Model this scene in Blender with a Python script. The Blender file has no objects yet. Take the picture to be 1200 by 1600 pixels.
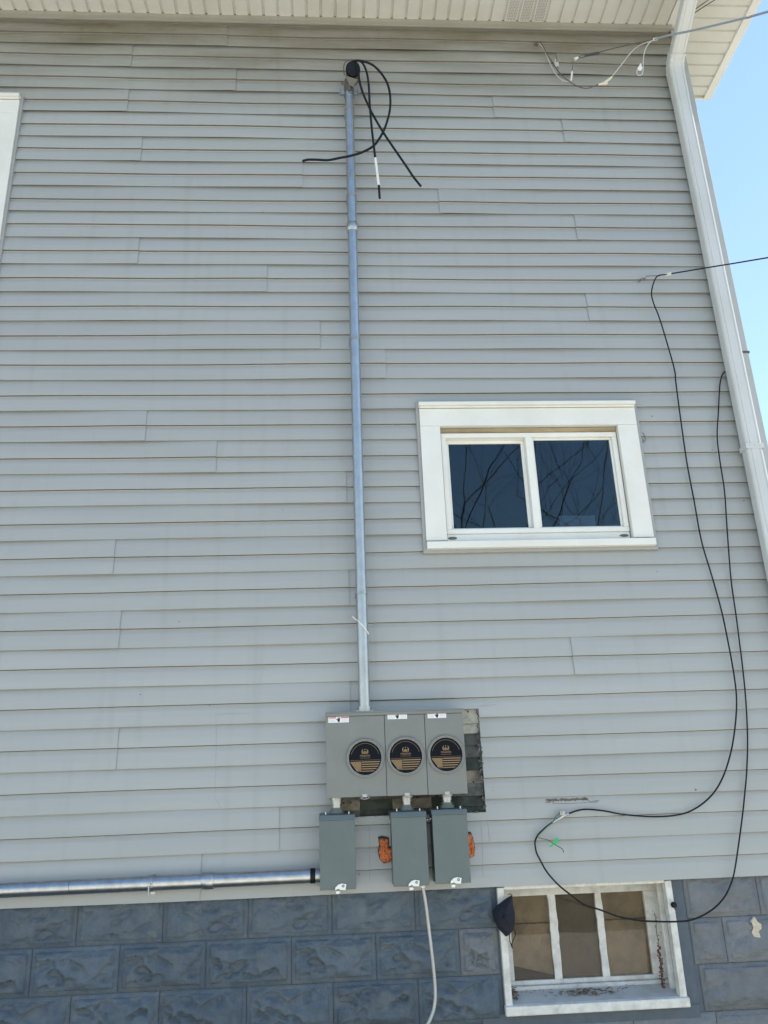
import bpy, math, random
from mathutils import Vector, Matrix, noise
R = math.radians
random.seed(7)
S = bpy.context.scene
COL = S.collection

# ------------------------------------------------------------------ camera
CAM = (0.0, -4.56, 1.529)
FPX, YAW, PITCH, ROLL = 1338.784, 0.068317, 0.354697, -0.038246
def cam_axes():
    cy, sy, cp, sp, cr, sr = math.cos(YAW), math.sin(YAW), math.cos(PITCH), math.sin(PITCH), math.cos(ROLL), math.sin(ROLL)
    w = Vector((sy*cp, cy*cp, sp)); r = Vector((cy, -sy, 0)); u = r.cross(w)
    return r*cr+u*sr, -r*sr+u*cr, w
AR, AU, AW = cam_axes()
cd = bpy.data.cameras.new('camera'); cam = bpy.data.objects.new('camera', cd); COL.objects.link(cam)
m3 = Matrix((AR, AU, -AW)).transposed().to_4x4(); m3.translation = Vector(CAM); cam.matrix_world = m3
cd.sensor_fit = 'VERTICAL'; cd.sensor_height = 36.0; cd.sensor_width = 27.0
cd.lens = FPX/1600*36.0; cd.clip_start = .05; cd.clip_end = 2000
S.camera = cam

# ------------------------------------------------------------------ light
SUN = Vector((0.54, 0.15, 0.83)).normalized()          # towards the sun: behind the wall, to the right
el = math.asin(SUN.z); az = math.atan2(SUN.x, SUN.y)
W = bpy.data.worlds.new('World'); S.world = W; W.use_nodes = True
nt = W.node_tree; nt.nodes.clear()
sky = nt.nodes.new('ShaderNodeTexSky'); sky.sky_type = 'NISHITA'; sky.sun_disc = False
sky.sun_elevation = el; sky.sun_rotation = az; sky.air_density = 1.3; sky.dust_density = .0; sky.ozone_density = .2
bg = nt.nodes.new('ShaderNodeBackground'); bg.inputs[1].default_value = 0.105
wo = nt.nodes.new('ShaderNodeOutputWorld')
nt.links.new(sky.outputs[0], bg.inputs[0]); nt.links.new(bg.outputs[0], wo.inputs[0])
sd = bpy.data.lights.new('sun', 'SUN'); sd.energy = 4.8; sd.angle = R(.5); sd.color = (1, .95, .87)
so = bpy.data.objects.new('sun', sd); COL.objects.link(so)
so.rotation_euler = SUN.to_track_quat('Z', 'Y').to_euler(); so.location = SUN*30
S.view_settings.view_transform = 'Standard'; S.view_settings.look = 'None'
S.view_settings.exposure = 1.2; S.view_settings.gamma = 1; S.view_settings.use_curve_mapping = False

# ------------------------------------------------------------------ helpers
ORG = {}
def at(px, py, Y=0.0):
    "the point of the plane y = Y that the reference view shows at this pixel"
    D = AW + AR*((px-600)/FPX) - AU*((py-800)/FPX)
    t = (Y-CAM[1])/D.y
    return Vector(CAM)+D*t
def atz(px, py, Z):
    D = AW + AR*((px-600)/FPX) - AU*((py-800)/FPX)
    return Vector(CAM)+D*((Z-CAM[2])/D.z)
def ax(px, py, Y=0.0): return at(px, py, Y).x
def azz(px, py, Y=0.0): return at(px, py, Y).z

def tag(o, label=None, cat=None, group=None, kind=None):
    if label: o['label'] = label
    if cat: o['category'] = cat
    if group: o['group'] = group
    if kind: o['kind'] = kind
    return o
def thing(name, label, cat, loc=(0, 0, 0), group=None):
    o = bpy.data.objects.new(name, None); COL.objects.link(o); o.location = loc
    o.empty_display_size = .1
    ORG[o.name] = Vector(loc)
    return tag(o, label, cat, group)

class MB:
    def __init__(s): s.v = []; s.f = []; s.m = []; s.sm = []
    def add(s, vs, fs, mi=0, smooth=False):
        b = len(s.v); s.v += [Vector(v) for v in vs]
        for f in fs:
            s.f.append([b+i for i in f]); s.m.append(mi); s.sm.append(smooth)
        return s
    def box(s, x0, x1, y0, y1, z0, z1, mi=0):
        vs = [(x, y, z) for x in (x0, x1) for y in (y0, y1) for z in (z0, z1)]
        return s.add(vs, [(0, 1, 3, 2), (4, 6, 7, 5), (0, 4, 5, 1), (2, 3, 7, 6), (0, 2, 6, 4), (1, 5, 7, 3)], mi)
    def hexa(s, p, mi=0):
        "8 points: 4 of the near quad then 4 of the far quad, same order"
        return s.add(p, [(0, 1, 2, 3), (7, 6, 5, 4), (0, 4, 5, 1), (1, 5, 6, 2), (2, 6, 7, 3), (3, 7, 4, 0)], mi)
    def prism(s, poly, y0, y1, mi=0):
        "poly of (x,z), extruded from y0 (front) to y1"
        n = len(poly)
        vs = [(x, y0, z) for x, z in poly]+[(x, y1, z) for x, z in poly]
        fs = [tuple(range(n)), tuple(range(2*n-1, n-1, -1))]+[(i, (i+1) % n+0, n+(i+1) % n, n+i) for i in range(n)]
        return s.add(vs, fs, mi)
    def tube(s, pts, r, n=10, mi=0, cap=True, rr=None, sub=0):
        pts = [Vector(p) for p in pts]
        if sub: pts = crom(pts, sub)
        N = len(pts); rings = []
        T = [(pts[min(i+1, N-1)]-pts[max(i-1, 0)]).normalized() for i in range(N)]
        a = Vector((0, 0, 1)) if abs(T[0].z) < .9 else Vector((1, 0, 0))
        nrm = T[0].cross(a).normalized(); vs = []
        for i in range(N):
            nrm = (nrm-T[i]*nrm.dot(T[i])).normalized(); bi = T[i].cross(nrm)
            q = rr[i] if rr else r
            for k in range(n):
                t = 2*math.pi*k/n; vs.append(pts[i]+nrm*math.cos(t)*q+bi*math.sin(t)*q)
        fs = [(i*n+k, i*n+(k+1) % n, (i+1)*n+(k+1) % n, (i+1)*n+k) for i in range(N-1) for k in range(n)]
        s.add(vs, fs, mi, True)
        if cap:
            s.add(vs[:n], [tuple(range(n-1, -1, -1))], mi); s.add(vs[-n:], [tuple(range(n))], mi)
        return s
    def disc(s, c, r, y0, y1, n=32, mi=0, rin=0):
        "cylinder or ring whose axis is y"
        cx, cz = c
        ci = [(cx+r*math.cos(2*math.pi*k/n), cz+r*math.sin(2*math.pi*k/n)) for k in range(n)]
        if not rin: return s.prism(ci, y0, y1, mi)
        cj = [(cx+rin*math.cos(2*math.pi*k/n), cz+rin*math.sin(2*math.pi*k/n)) for k in range(n)]
        vs = [(x, y0, z) for x, z in ci]+[(x, y0, z) for x, z in cj]+[(x, y1, z) for x, z in ci]+[(x, y1, z) for x, z in cj]
        fs = []
        for k in range(n):
            j = (k+1) % n
            fs += [(k, j, n+j, n+k), (2*n+k, 3*n+k, 3*n+j, 2*n+j), (k, 2*n+k, 2*n+j, j), (n+k, n+j, 3*n+j, 3*n+k)]
        return s.add(vs, fs, mi)
    def build(s, name, mats, parent=None, bevel=0, org=None, smooth=None, segs=2):
        me = bpy.data.meshes.new(name)
        o0 = Vector(org) if org is not None else (ORG[parent.name] if parent else Vector((0, 0, 0)))
        me.from_pydata([v-o0 for v in s.v], [], s.f)
        if not isinstance(mats, (list, tuple)): mats = [mats]
        for m in mats: me.materials.append(m)
        for p, mi, sm in zip(me.polygons, s.m, s.sm):
            p.material_index = mi; p.use_smooth = sm if smooth is None else smooth
        me.update()
        o = bpy.data.objects.new(name, me); COL.objects.link(o)
        if parent: o.parent = parent
        elif org is not None: o.location = org
        ORG[o.name] = ORG[parent.name] if parent else o0
        if bevel:
            b = o.modifiers.new('bevel', 'BEVEL'); b.width = bevel; b.segments = segs; b.limit_method = 'ANGLE'; b.angle_limit = R(35)
            b.harden_normals = False
        return o
def crom(P, sub):
    out = []
    for i in range(len(P)-1):
        p0, p1, p2, p3 = P[max(i-1, 0)], P[i], P[i+1], P[min(i+2, len(P)-1)]
        for k in range(sub):
            t = k/sub
            out.append(.5*((2*p1)+(p2-p0)*t+(2*p0-5*p1+4*p2-p3)*t*t+(3*p1-p0-3*p2+p3)*t**3))
    out.append(P[-1]); return out
def copy_tree(o, parent=None):
    c = o.copy(); COL.objects.link(c)
    if parent: c.parent = parent
    for ch in list(o.children): copy_tree(ch, c)
    return c

# ------------------------------------------------------------------ materials
def mat(name, col, rough=.5, metal=0.0, var=.0, scale=8, bump=0.0, bscale=200, stretch=(1, 1, 1), spec=.5, dirt=None, dscale=3, damt=.3, coat=0, bdist=.002, objvar=0):
    m = bpy.data.materials.new(name); m.use_nodes = True; n = m.node_tree; b = n.nodes['Principled BSDF']
    b.inputs['Base Color'].default_value = (*col, 1); b.inputs['Roughness'].default_value = rough
    b.inputs['Metallic'].default_value = metal; b.inputs['Specular IOR Level'].default_value = spec
    b.inputs['Coat Weight'].default_value = coat
    geo = n.nodes.new('ShaderNodeNewGeometry')
    mp = n.nodes.new('ShaderNodeMapping'); mp.inputs['Scale'].default_value = stretch
    n.links.new(geo.outputs['Position'], mp.inputs[0])
    cur = None
    def nz(sc, det=5, src=mp, rg=.6):
        x = n.nodes.new('ShaderNodeTexNoise'); x.inputs['Scale'].default_value = sc; x.inputs['Detail'].default_value = det
        x.inputs['Roughness'].default_value = rg
        n.links.new((src.outputs[0] if src is mp else geo.outputs['Position']), x.inputs[0]); return x
    if var or dirt:
        x = nz(scale)
        r = n.nodes.new('ShaderNodeMapRange'); r.inputs[1].default_value = .3; r.inputs[2].default_value = .7
        r.inputs[3].default_value = 1-var; r.inputs[4].default_value = 1+var
        n.links.new(x.outputs[0], r.inputs[0])
        v = n.nodes.new('ShaderNodeVectorMath'); v.operation = 'SCALE'; v.inputs[0].default_value = col
        n.links.new(r.outputs[0], v.inputs['Scale']); cur = v.outputs[0]
        if dirt:
            x2 = nz(dscale, 8, None, .65)
            r2 = n.nodes.new('ShaderNodeMapRange'); r2.inputs[1].default_value = .45; r2.inputs[2].default_value = .75
            r2.inputs[3].default_value = 0; r2.inputs[4].default_value = damt
            n.links.new(x2.outputs[0], r2.inputs[0])
            mx = n.nodes.new('ShaderNodeMix'); mx.data_type = 'RGBA'
            n.links.new(r2.outputs[0], mx.inputs[0]); n.links.new(cur, mx.inputs[6]); mx.inputs[7].default_value = (*dirt, 1)
            cur = mx.outputs[2]
        if objvar:
            oi = n.nodes.new('ShaderNodeObjectInfo'); ro = n.nodes.new('ShaderNodeMapRange'); ro.inputs[3].default_value = 1-objvar; ro.inputs[4].default_value = 1+objvar
            n.links.new(oi.outputs['Random'], ro.inputs[0]); vo = n.nodes.new('ShaderNodeVectorMath'); vo.operation = 'SCALE'
            n.links.new(cur, vo.inputs[0]); n.links.new(ro.outputs[0], vo.inputs['Scale']); cur = vo.outputs[0]
        n.links.new(cur, b.inputs['Base Color'])
    if bump:
        x = nz(bscale, 4)
        bp = n.nodes.new('ShaderNodeBump'); bp.inputs['Strength'].default_value = bump; bp.inputs['Distance'].default_value = bdist
        n.links.new(x.outputs[0], bp.inputs['Height']); n.links.new(bp.outputs[0], b.inputs['Normal'])
    return m

def siding_mat():
    m = mat('vinyl_siding', (.368, .384, .380), .42, var=.05, scale=1.6, objvar=.03, bump=.16, bscale=60, stretch=(.35, 1, 5))
    n = m.node_tree; b = n.nodes['Principled BSDF']; src = b.inputs['Base Color'].links[0].from_socket
    geo = n.nodes.new('ShaderNodeNewGeometry'); sp = n.nodes.new('ShaderNodeSeparateXYZ'); n.links.new(geo.outputs['Position'], sp.inputs[0])
    # grime left by years of runoff: film under the eave, blotches, thin vertical streaks
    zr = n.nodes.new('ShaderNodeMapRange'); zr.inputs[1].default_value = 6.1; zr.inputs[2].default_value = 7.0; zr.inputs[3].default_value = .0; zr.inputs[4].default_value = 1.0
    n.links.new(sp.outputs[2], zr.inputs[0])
    x = n.nodes.new('ShaderNodeTexNoise'); x.inputs['Scale'].default_value = 1.6; x.inputs['Detail'].default_value = 7; x.inputs['Roughness'].default_value = .62
    mp = n.nodes.new('ShaderNodeMapping'); mp.inputs['Scale'].default_value = (.6, 1, 2.2); n.links.new(geo.outputs['Position'], mp.inputs[0]); n.links.new(mp.outputs[0], x.inputs[0])
    xr = n.nodes.new('ShaderNodeMapRange'); xr.inputs[1].default_value = .3; xr.inputs[2].default_value = .7; n.links.new(x.outputs[0], xr.inputs[0])
    st = n.nodes.new('ShaderNodeTexNoise'); st.inputs['Scale'].default_value = 14; st.inputs['Detail'].default_value = 5
    mp2 = n.nodes.new('ShaderNodeMapping'); mp2.inputs['Scale'].default_value = (1, 1, .05); n.links.new(geo.outputs['Position'], mp2.inputs[0]); n.links.new(mp2.outputs[0], st.inputs[0])
    sr = n.nodes.new('ShaderNodeMapRange'); sr.inputs[1].default_value = .55; sr.inputs[2].default_value = .8; sr.inputs[4].default_value = .25; n.links.new(st.outputs[0], sr.inputs[0])
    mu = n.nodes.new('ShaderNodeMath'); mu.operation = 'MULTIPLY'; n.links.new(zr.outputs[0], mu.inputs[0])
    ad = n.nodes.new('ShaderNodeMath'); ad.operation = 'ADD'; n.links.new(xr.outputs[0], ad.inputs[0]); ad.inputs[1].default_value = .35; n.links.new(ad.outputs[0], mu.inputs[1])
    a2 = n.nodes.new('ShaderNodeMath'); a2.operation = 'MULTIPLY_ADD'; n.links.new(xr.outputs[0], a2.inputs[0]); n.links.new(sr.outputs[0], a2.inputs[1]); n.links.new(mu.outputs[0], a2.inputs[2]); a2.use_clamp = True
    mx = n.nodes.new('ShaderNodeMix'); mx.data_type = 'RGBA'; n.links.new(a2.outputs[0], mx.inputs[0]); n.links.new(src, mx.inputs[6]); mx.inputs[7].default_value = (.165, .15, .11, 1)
    n.links.new(mx.outputs[2], b.inputs['Base Color'])
    # fine dust specks and scuffs
    return m

M = dict(
 trim_dark=mat('dark_trim', (.19, .18, .15), .6, var=.1, scale=6),  # even dark tone for the utility trim band
 post=mat('corner_post_vinyl', (.40, .41, .40), .45, dirt=(.28, .27, .22), damt=.4, dscale=3),
 emt=mat('grey_conduit', (.46, .46, .45), .45, .3, var=.08, scale=30),
 grime=mat('lap_grime_shade', (.13, .118, .095), .7, var=.15, scale=12),  # tan lap grime, darkened to paint in the shadow line under each lap
 siding=siding_mat(),
 siding_trim=mat('siding_trim', (.33, .335, .33), .45, var=.05),
 white=mat('white_trim', (.74, .74, .70), .4, var=.03, scale=4, dirt=(.45, .42, .33), dscale=2.2, damt=.28),
 soffit=mat('soffit_vinyl', (.62, .615, .56), .45, var=.03, dirt=(.42, .38, .28), dscale=1.7, damt=.35),
 soffit_dark=mat('soffit_holes', (.12, .11, .09), .7),
 channel=mat('trim_channel', (.40, .39, .34), .45, dirt=(.3, .28, .22), damt=.5, dscale=3),
 downspout=mat('painted_aluminium', (.58, .60, .60), .32, var=.03, scale=5, dirt=(.34, .32, .26), dscale=2.5, damt=.35, coat=.15),
 vinyl_frame=mat('window_vinyl', (.78, .78, .74), .35, dirt=(.5, .46, .34), damt=.25, dscale=5),
 oldpaint=mat('flaking_white_paint', (.68, .68, .65), .6, var=.08, scale=30, bump=.5, bscale=90, dirt=(.27, .24, .2), dscale=16, damt=.55),
 reveal=mat('dusty_paint', (.50, .51, .50), .7, var=.06, scale=20, dirt=(.26, .24, .2), damt=.5, dscale=9),
 block=mat('painted_block', (.082, .112, .145), .75, var=.14, scale=9, bump=.8, bscale=55, bdist=.008, objvar=.09, dirt=(.15, .17, .18), dscale=11, damt=.7),
 blockgrey=mat('painted_block_grey', (.15, .168, .19), .75, var=.14, scale=9, bump=.8, bscale=55, bdist=.008, objvar=.09, dirt=(.27, .26, .25), dscale=5, damt=.5),
 mortar=mat('painted_mortar', (.085, .11, .14), .7, var=.12, scale=20, bump=.8, bscale=120),
 spall=mat('bare_concrete', (.55, .48, .38), .8, var=.15, scale=60, bump=.8),
 galv=mat('galvanised_steel', (.48, .50, .51), .38, 1.0, var=.10, scale=22, bump=.08, bscale=60, stretch=(1, 1, .5), dirt=(.36, .36, .36), dscale=18, damt=.45),
 galvh=mat('galvanised_pipe_spangle', (.46, .48, .50), .33, 1.0, var=.12, scale=26, bump=.08, bscale=60, dirt=(.25, .25, .25), dscale=24, damt=.5),
 zinc=mat('zinc_fitting', (.46, .47, .47), .4, 1.0, var=.08, scale=60),
 castgrey=mat('cast_aluminium', (.15, .143, .125), .5, .6, var=.1, scale=50),
 bankgrey=mat('meter_enamel', (.190, .200, .187), .40, var=.035, scale=7, bump=.05, bscale=300, dirt=(.24, .25, .24), dscale=12, damt=.3),
 boxgrey=mat('box_enamel', (.108, .138, .140), .38, var=.04, scale=8, bump=.05, bscale=300, dirt=(.16, .18, .18), dscale=11, damt=.3),
 darkgap=mat('dark_seam', (.02, .022, .025), .8),
 black=mat('black_rubber', (.009, .011, .015), .5, var=.1, scale=40, spec=.22),
 blackmetal=mat('black_face', (.004, .006, .011), .4, spec=.12),
 gold=mat('gold_print', (.30, .205, .11), .5, spec=.2),
 golddim=mat('gold_print_dim', (.22, .15, .08), .5),
 paper=mat('label_white', (.78, .80, .82), .5), red=mat('label_red', (.55, .09, .08), .5), ink=mat('label_ink', (.02, .02, .025), .5), greyink=mat('label_grey', (.42, .44, .47), .5),
 whiteplastic=mat('white_plastic', (.78, .79, .76), .4), cream=mat('cream_plastic', (.70, .66, .52), .4),
 greywire=mat('grey_wire', (.30, .33, .38), .45), darkwire=mat('dark_wire', (.07, .07, .07), .5), whitewire=mat('white_wire', (.55, .55, .53), .5),
 green=mat('green_wire', (.02, .13, .06), .45), tape=mat('green_tape', (.02, .42, .13), .4),
 foam=mat('orange_foam', (.72, .21, .07), .75, var=.3, scale=90, bump=.9, bscale=110, bdist=.005, dirt=(.16, .045, .02), dscale=110, damt=1.0),
 board_cream=mat('old_board_cream', (.46, .44, .37), .8, var=.1, scale=30, bump=.5, bscale=100, dirt=(.12, .12, .11), dscale=14, damt=.8, stretch=(.3, 1, 1)),
 board_dark=mat('old_board_dark', (.085, .09, .085), .85, var=.3, scale=22, bump=.6, bscale=100, dirt=(.24, .235, .21), dscale=12, damt=.85),
 board_tan=mat('old_board_tan', (.26, .235, .19), .85, var=.18, scale=25, bump=.6, bscale=100, dirt=(.03, .035, .035), dscale=9, damt=.95),
 board_black=mat('old_board_black', (.03, .04, .036), .8, var=.4, scale=20, bump=.6, bscale=100, dirt=(.10, .11, .095), dscale=13, damt=.6),
 residue=mat('old_glue', (.13, .11, .08), .9, var=.4, scale=90),
 pencil=mat('pencil_mark', (.25, .26, .26), .7),
 interior=mat('dark_room', (.012, .016, .022), .8),
 card=mat('tan_card', (.33, .27, .20), .8, var=.10, scale=9, dirt=(.10, .088, .07), dscale=8, damt=.85, bump=.3, bscale=40),
 cardmid=mat('grey_screen', (.12, .105, .09), .8, var=.1, scale=40, dirt=(.2, .18, .14), dscale=6, damt=.4),
 cloth=mat('black_cloth', (.008, .010, .022), .85, bump=.5, bscale=500),
 debris=mat('dry_debris', (.16, .10, .06), .9, var=.5, scale=200), berry=mat('dry_vine', (.14, .045, .03), .7, var=.3, scale=150),
 roof=mat('roof_shingle', (.09, .085, .08), .9, var=.3, scale=30), wall2=mat('far_siding', (.40, .40, .39), .5),
 ground=mat('ground_dirt', (.17, .16, .12), .95, var=.2, scale=3, bump=.5, bscale=30, dirt=(.16, .17, .09), dscale=.35, damt=.7),
 concrete=mat('concrete_drive', (.58, .55, .495), .9, var=.08, scale=3, bump=.4, bscale=60),
 bark=mat('bark', (.10, .085, .07), .9, var=.3, scale=20),
 curtain=mat('window_paper', (.8, .8, .82), .7),
)
def glass_mat(name, tint, refl, gl=(.72, .92, 1, 1)):
    m = bpy.data.materials.new(name); m.use_nodes = True; n = m.node_tree; n.nodes.clear()
    o = n.nodes.new('ShaderNodeOutputMaterial'); mx = n.nodes.new('ShaderNodeMixShader')
    t = n.nodes.new('ShaderNodeBsdfTransparent'); t.inputs[0].default_value = (*tint, 1)
    g = n.nodes.new('ShaderNodeBsdfGlossy'); g.inputs[0].default_value = gl; g.inputs['Roughness'].default_value = .015
    f = n.nodes.new('ShaderNodeFresnel'); f.inputs[0].default_value = refl
    nz = n.nodes.new('ShaderNodeTexNoise'); nz.inputs['Scale'].default_value = 3.5; nz.inputs['Detail'].default_value = 1
    ge = n.nodes.new('ShaderNodeNewGeometry'); n.links.new(ge.outputs['Position'], nz.inputs[0])
    bp = n.nodes.new('ShaderNodeBump'); bp.inputs['Strength'].default_value = .25; bp.inputs['Distance'].default_value = .004
    n.links.new(nz.outputs[0], bp.inputs['Height']); n.links.new(bp.outputs[0], g.inputs['Normal'])
    n.links.new(f.outputs[0], mx.inputs[0]); n.links.new(t.outputs[0], mx.inputs[1]); n.links.new(g.outputs[0], mx.inputs[2]); n.links.new(mx.outputs[0], o.inputs[0])
    return m
M['glass'] = glass_mat('window_glass', (.5, .56, .62), 1.62)
M['glassb'] = glass_mat('basement_glass', (.86, .84, .80), 1.33, (1, 1, 1, 1))

# ------------------------------------------------------------------ ground
g = MB(); g.add([(-400, -400, 0), (400, -400, 0), (400, 400, 0), (-400, 400, 0)], [(0, 1, 2, 3)])
tag(g.build('ground', M['ground']), 'bare dark soil with thin grass around the house', kind='structure')
g = MB(); g.box(-14, 12, -9.0, -1.5, -.1, .012)
tag(g.build('driveway', M['concrete']), 'pale concrete drive in front of the wall', kind='structure')

# ------------------------------------------------------------------ house
H = thing('house', 'grey vinyl sided house wall with white soffit, two windows and a blue grey block foundation', 'house', (.5, .1, 0))
P = .1016
YC = [1402.8, 1366, 1331, 1295.9, 1262, 1228.4, 1195.4, 1162.4, 1130.3, 1098.4, 1067.4, 1037.3, 1006.9, 976.9, 948.8, 920.3, 892.9, 866.3, 839, 813.8, 787, 762, 737.3, 713, 687.2, 663, 639.4, 615.6, 592, 568, 545.6, 522.6, 500.6, 478, 456, 434.4, 413, 392.3, 371.6, 351, 331, 312.2, 291.7, 272, 252.7, 234, 215.3, 196.5, 177.6, 160, 142, 124, 107, 89, 72.3, 55]
ZC = [azz(400, y) for y in YC]
ZC[1] = (ZC[0]+ZC[2])/2
ZC.append(6.938)
XL, XR = -3.6, 2.565
def wz(x, i):     # courses are never dead straight
    return .0020*math.sin(x*1.1+i*.9)+.0010*math.sin(x*2.7+i*2.3)
def wy(x, i):
    return .0020*math.sin(x*3.1+i*1.7)+.0013*math.sin(x*6.3+i*3.1)
# window and hole rectangles (x0, x1, z0, z1)
UW = (.524, 1.868, 2.968, 3.920)
LW = (-2.95, -2.008, 4.30, 6.250)
HOLE = (.02, .772, 1.592, 2.112)
FO1 = (.262, .318, 1.40, 1.49)
obst = [UW, LW, HOLE]
JO = [(355, 54), (206, 86), (369, 120), (200, 156), (221, 231), (473, 272), (216, 392), (771, 166), (880, 204), (686, 315), (900, 355), (417, 435), (918, 478), (500, 525), (603, 570), (228, 665), (338, 715), (541, 762), (178, 873), (545, 905), (187, 985), (895, 1025), (183, 1170), (436, 1297), (313, 1380), (547, 1085), (870, 92)]
joints = {}
for px, py in JO:
    q = at(px, py); k = 0
    while k < 27 and ZC[2*k+2] < q.z: k += 1
    joints.setdefault(k, []).append(q.x)
def profile(k):
    z0, z1, z2 = ZC[2*k], ZC[2*k+1], ZC[2*k+2]
    d = .0135
    return [(.0075, z0+.010), (.0070, z0+.0012), (.0008, z0), (0, z0+.0012), (.0028, z0+.40*(z1-z0)), (.0070, z0+.72*(z1-z0)), (d, z1-.0055), (.0110, z1-.0030), (.0008, z1), (0, z1+.0012), (.0028, z1+.40*(z2-z1)), (.0070, z1+.72*(z2-z1)), (d, z2-.001), (d, z2+.010)]
def clip(pr, za, zb):
    out = []
    for i in range(len(pr)-1):
        (y0, a), (y1, b) = pr[i], pr[i+1]
        if b < a:      # the turned-in lip
            if a >= za and b >= za and a <= zb:
                if not out: out.append((y0, a))
                out.append((y1, b))
            continue
        if b < za or a > zb: continue
        ta = 0 if a >= za else (za-a)/(b-a); tb = 1 if b <= zb else (zb-a)/(b-a)
        p = (y0+(y1-y0)*ta, a+(b-a)*ta); q = (y0+(y1-y0)*tb, a+(b-a)*tb)
        if not out: out.append(p)
        if (Vector(q)-Vector(p)).length > 1e-6: out.append(q)
    return out
def siding_y(z, x=0):
    k = 0
    while k < 27 and ZC[2*k+2] <= z: k += 1
    z -= wz(x, k); pr = profile(k)[2:]
    for (y0, a), (y1, b) in zip(pr, pr[1:]):
        if a <= z <= b and b > a: return y0+(y1-y0)*(z-a)/(b-a)+wy(x, k)
    return wy(x, k)
def panel_piece(k, xa, xb, ya, yb):
    pr = profile(k); lo, hi = pr[1][1]-.002, pr[-1][1]
    cuts = {xa, xb}
    n = max(1, int((xb-xa)/.22))
    for i in range(1, n): cuts.add(xa+(xb-xa)*i/n)
    ob = [o for o in obst if o[2] < ZC[2*k+2] and o[3] > ZC[2*k]+.002 and o[0] < xb and o[1] > xa]
    for o in ob:
        for x in (o[0], o[1]):
            if xa < x < xb: cuts.add(x)
    cs = sorted(cuts); mb = MB(); pieces = []; 
    def flush():
        nonlocal mb
        if mb.f: pieces.append(mb)
        mb = MB()
    for a, b in zip(cs, cs[1:]):
        if b-a < 1e-4: continue
        rng = [(lo-1, hi+1)]
        mid = (a+b)/2
        for o in ob:
            if o[0] <= mid <= o[1]:
                new = []
                for r0, r1 in rng:
                    if o[2] > r0: new.append((r0, min(r1, o[2])))
                    if o[3] < r1: new.append((max(r0, o[3]), r1))
                rng = new
        any_ = False
        for r0, r1 in rng:
            c = clip(pr, r0, r1)
            if len(c) < 2 or c[-1][1]-c[0][1] < .003: continue
            any_ = True
            vs = []
            for x in (a, b):
                t = (x-xa)/(xb-xa)
                # ends that lap over the neighbour stand a little proud
                off = ya*max(0, 1-(x-xa)/.6)+yb*max(0, 1-(xb-x)/.6)
                for y, z in c: vs.append((x, y+off+wy(x, k), z+wz(x, k)))
            m = len(c)
            for i in range(m-1):
                (ya_, za_), (yb_, zb_) = c[i], c[i+1]
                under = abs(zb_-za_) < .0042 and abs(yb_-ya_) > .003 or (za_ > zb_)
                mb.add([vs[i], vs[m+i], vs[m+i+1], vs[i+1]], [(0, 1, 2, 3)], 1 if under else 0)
            for x, off, sgn in ((a, ya, 1), (b, yb, -1)):
                if (x == xa or x == xb):
                    o2 = ya*max(0, 1-(x-xa)/.6)+yb*max(0, 1-(xb-x)/.6)
                    vs = [(x, y+o2+wy(x, k), z+wz(x, k)) for y, z in c]+[(x, y+o2+wy(x, k)+.0014, z+wz(x, k)) for y, z in c]
                    mb.add(vs, [(i, i+1, m+i+1, m+i) for i in range(m-1)])
        if not any_: flush()
    flush()
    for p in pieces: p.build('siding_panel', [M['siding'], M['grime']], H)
for k in range(28):
    js = sorted(joints.get(k, []))
    e = [XL]+js+[XR]
    if not js or js[0] > XL+2.6: e.insert(1, XL+.3+.15*(k % 4))
    for i in range(len(e)-1):
        # left of the middle the left-hand piece laps over, on the right the right-hand one
        la = i > 0 and e[i] > .45; lb_ = i < len(e)-2 and e[i+1] <= .45
        panel_piece(k, e[i]-(.03 if i > 0 and not la else 0), e[i+1]+(.03 if i < len(e)-2 and not lb_ else 0), -.0052 if la else 0, -.0052 if lb_ else 0)

# sheathing behind the siding (openings left free), side, back and inner walls
def wall_with_holes(name, m, x0, x1, z0, z1, y0, y1, holes):
    xs = sorted({x0, x1, *[h[0] for h in holes], *[h[1] for h in holes]}); mb = MB()
    for a, b in zip(xs, xs[1:]):
        zs = [(z0, z1)]
        for h in holes:
            if h[0] <= (a+b)/2 <= h[1]:
                new = []
                for r0, r1 in zs:
                    if h[2] > r0: new.append((r0, min(r1, h[2])))
                    if h[3] < r1: new.append((max(r0, h[3]), r1))
                zs = new
        for r0, r1 in zs: mb.box(a, b, y0, y1, r0, r1)
    return mb.build(name, m, H)
UO = (UW[0]+.12, UW[1]-.12, UW[2]+.10, UW[3]-.13)
LO = (LW[0]+.12, LW[1]-.12, LW[2]+.10, LW[3]-.13)
BW = (.800, 1.680, .690, 1.240)
wall_with_holes('sheathing', M['board_tan'], XL, 2.60, 1.262, 7.0, .030, .16, [UO, LO])
mb = MB(); mb.box(2.52, 2.60, .165, 8, 0, 7.0); mb.box(XL, XL+.1, .165, 8, 0, 7); mb.box(XL, 2.6, 8, 8.1, 0, 7); mb.box(XL+.1, 2.52, .165, 8, 6.9, 7.0)
mb.box(XL+.1, 2.52, .165, 8, 1.27, 1.33)
mb.build('wall', M['interior'], H)
mb = MB()
for i in range(56):
    z = 1.25+i*P; mb.hexa([(2.618, .03, z), (2.618, 8.1, z), (2.606, 8.1, z+P-.002), (2.606, .03, z+P-.002), (2.60, .03, z), (2.60, 8.1, z), (2.60, 8.1, z+P-.002), (2.60, .03, z+P-.002)])
mb.build('side_wall', M['wall2'], H)
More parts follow.
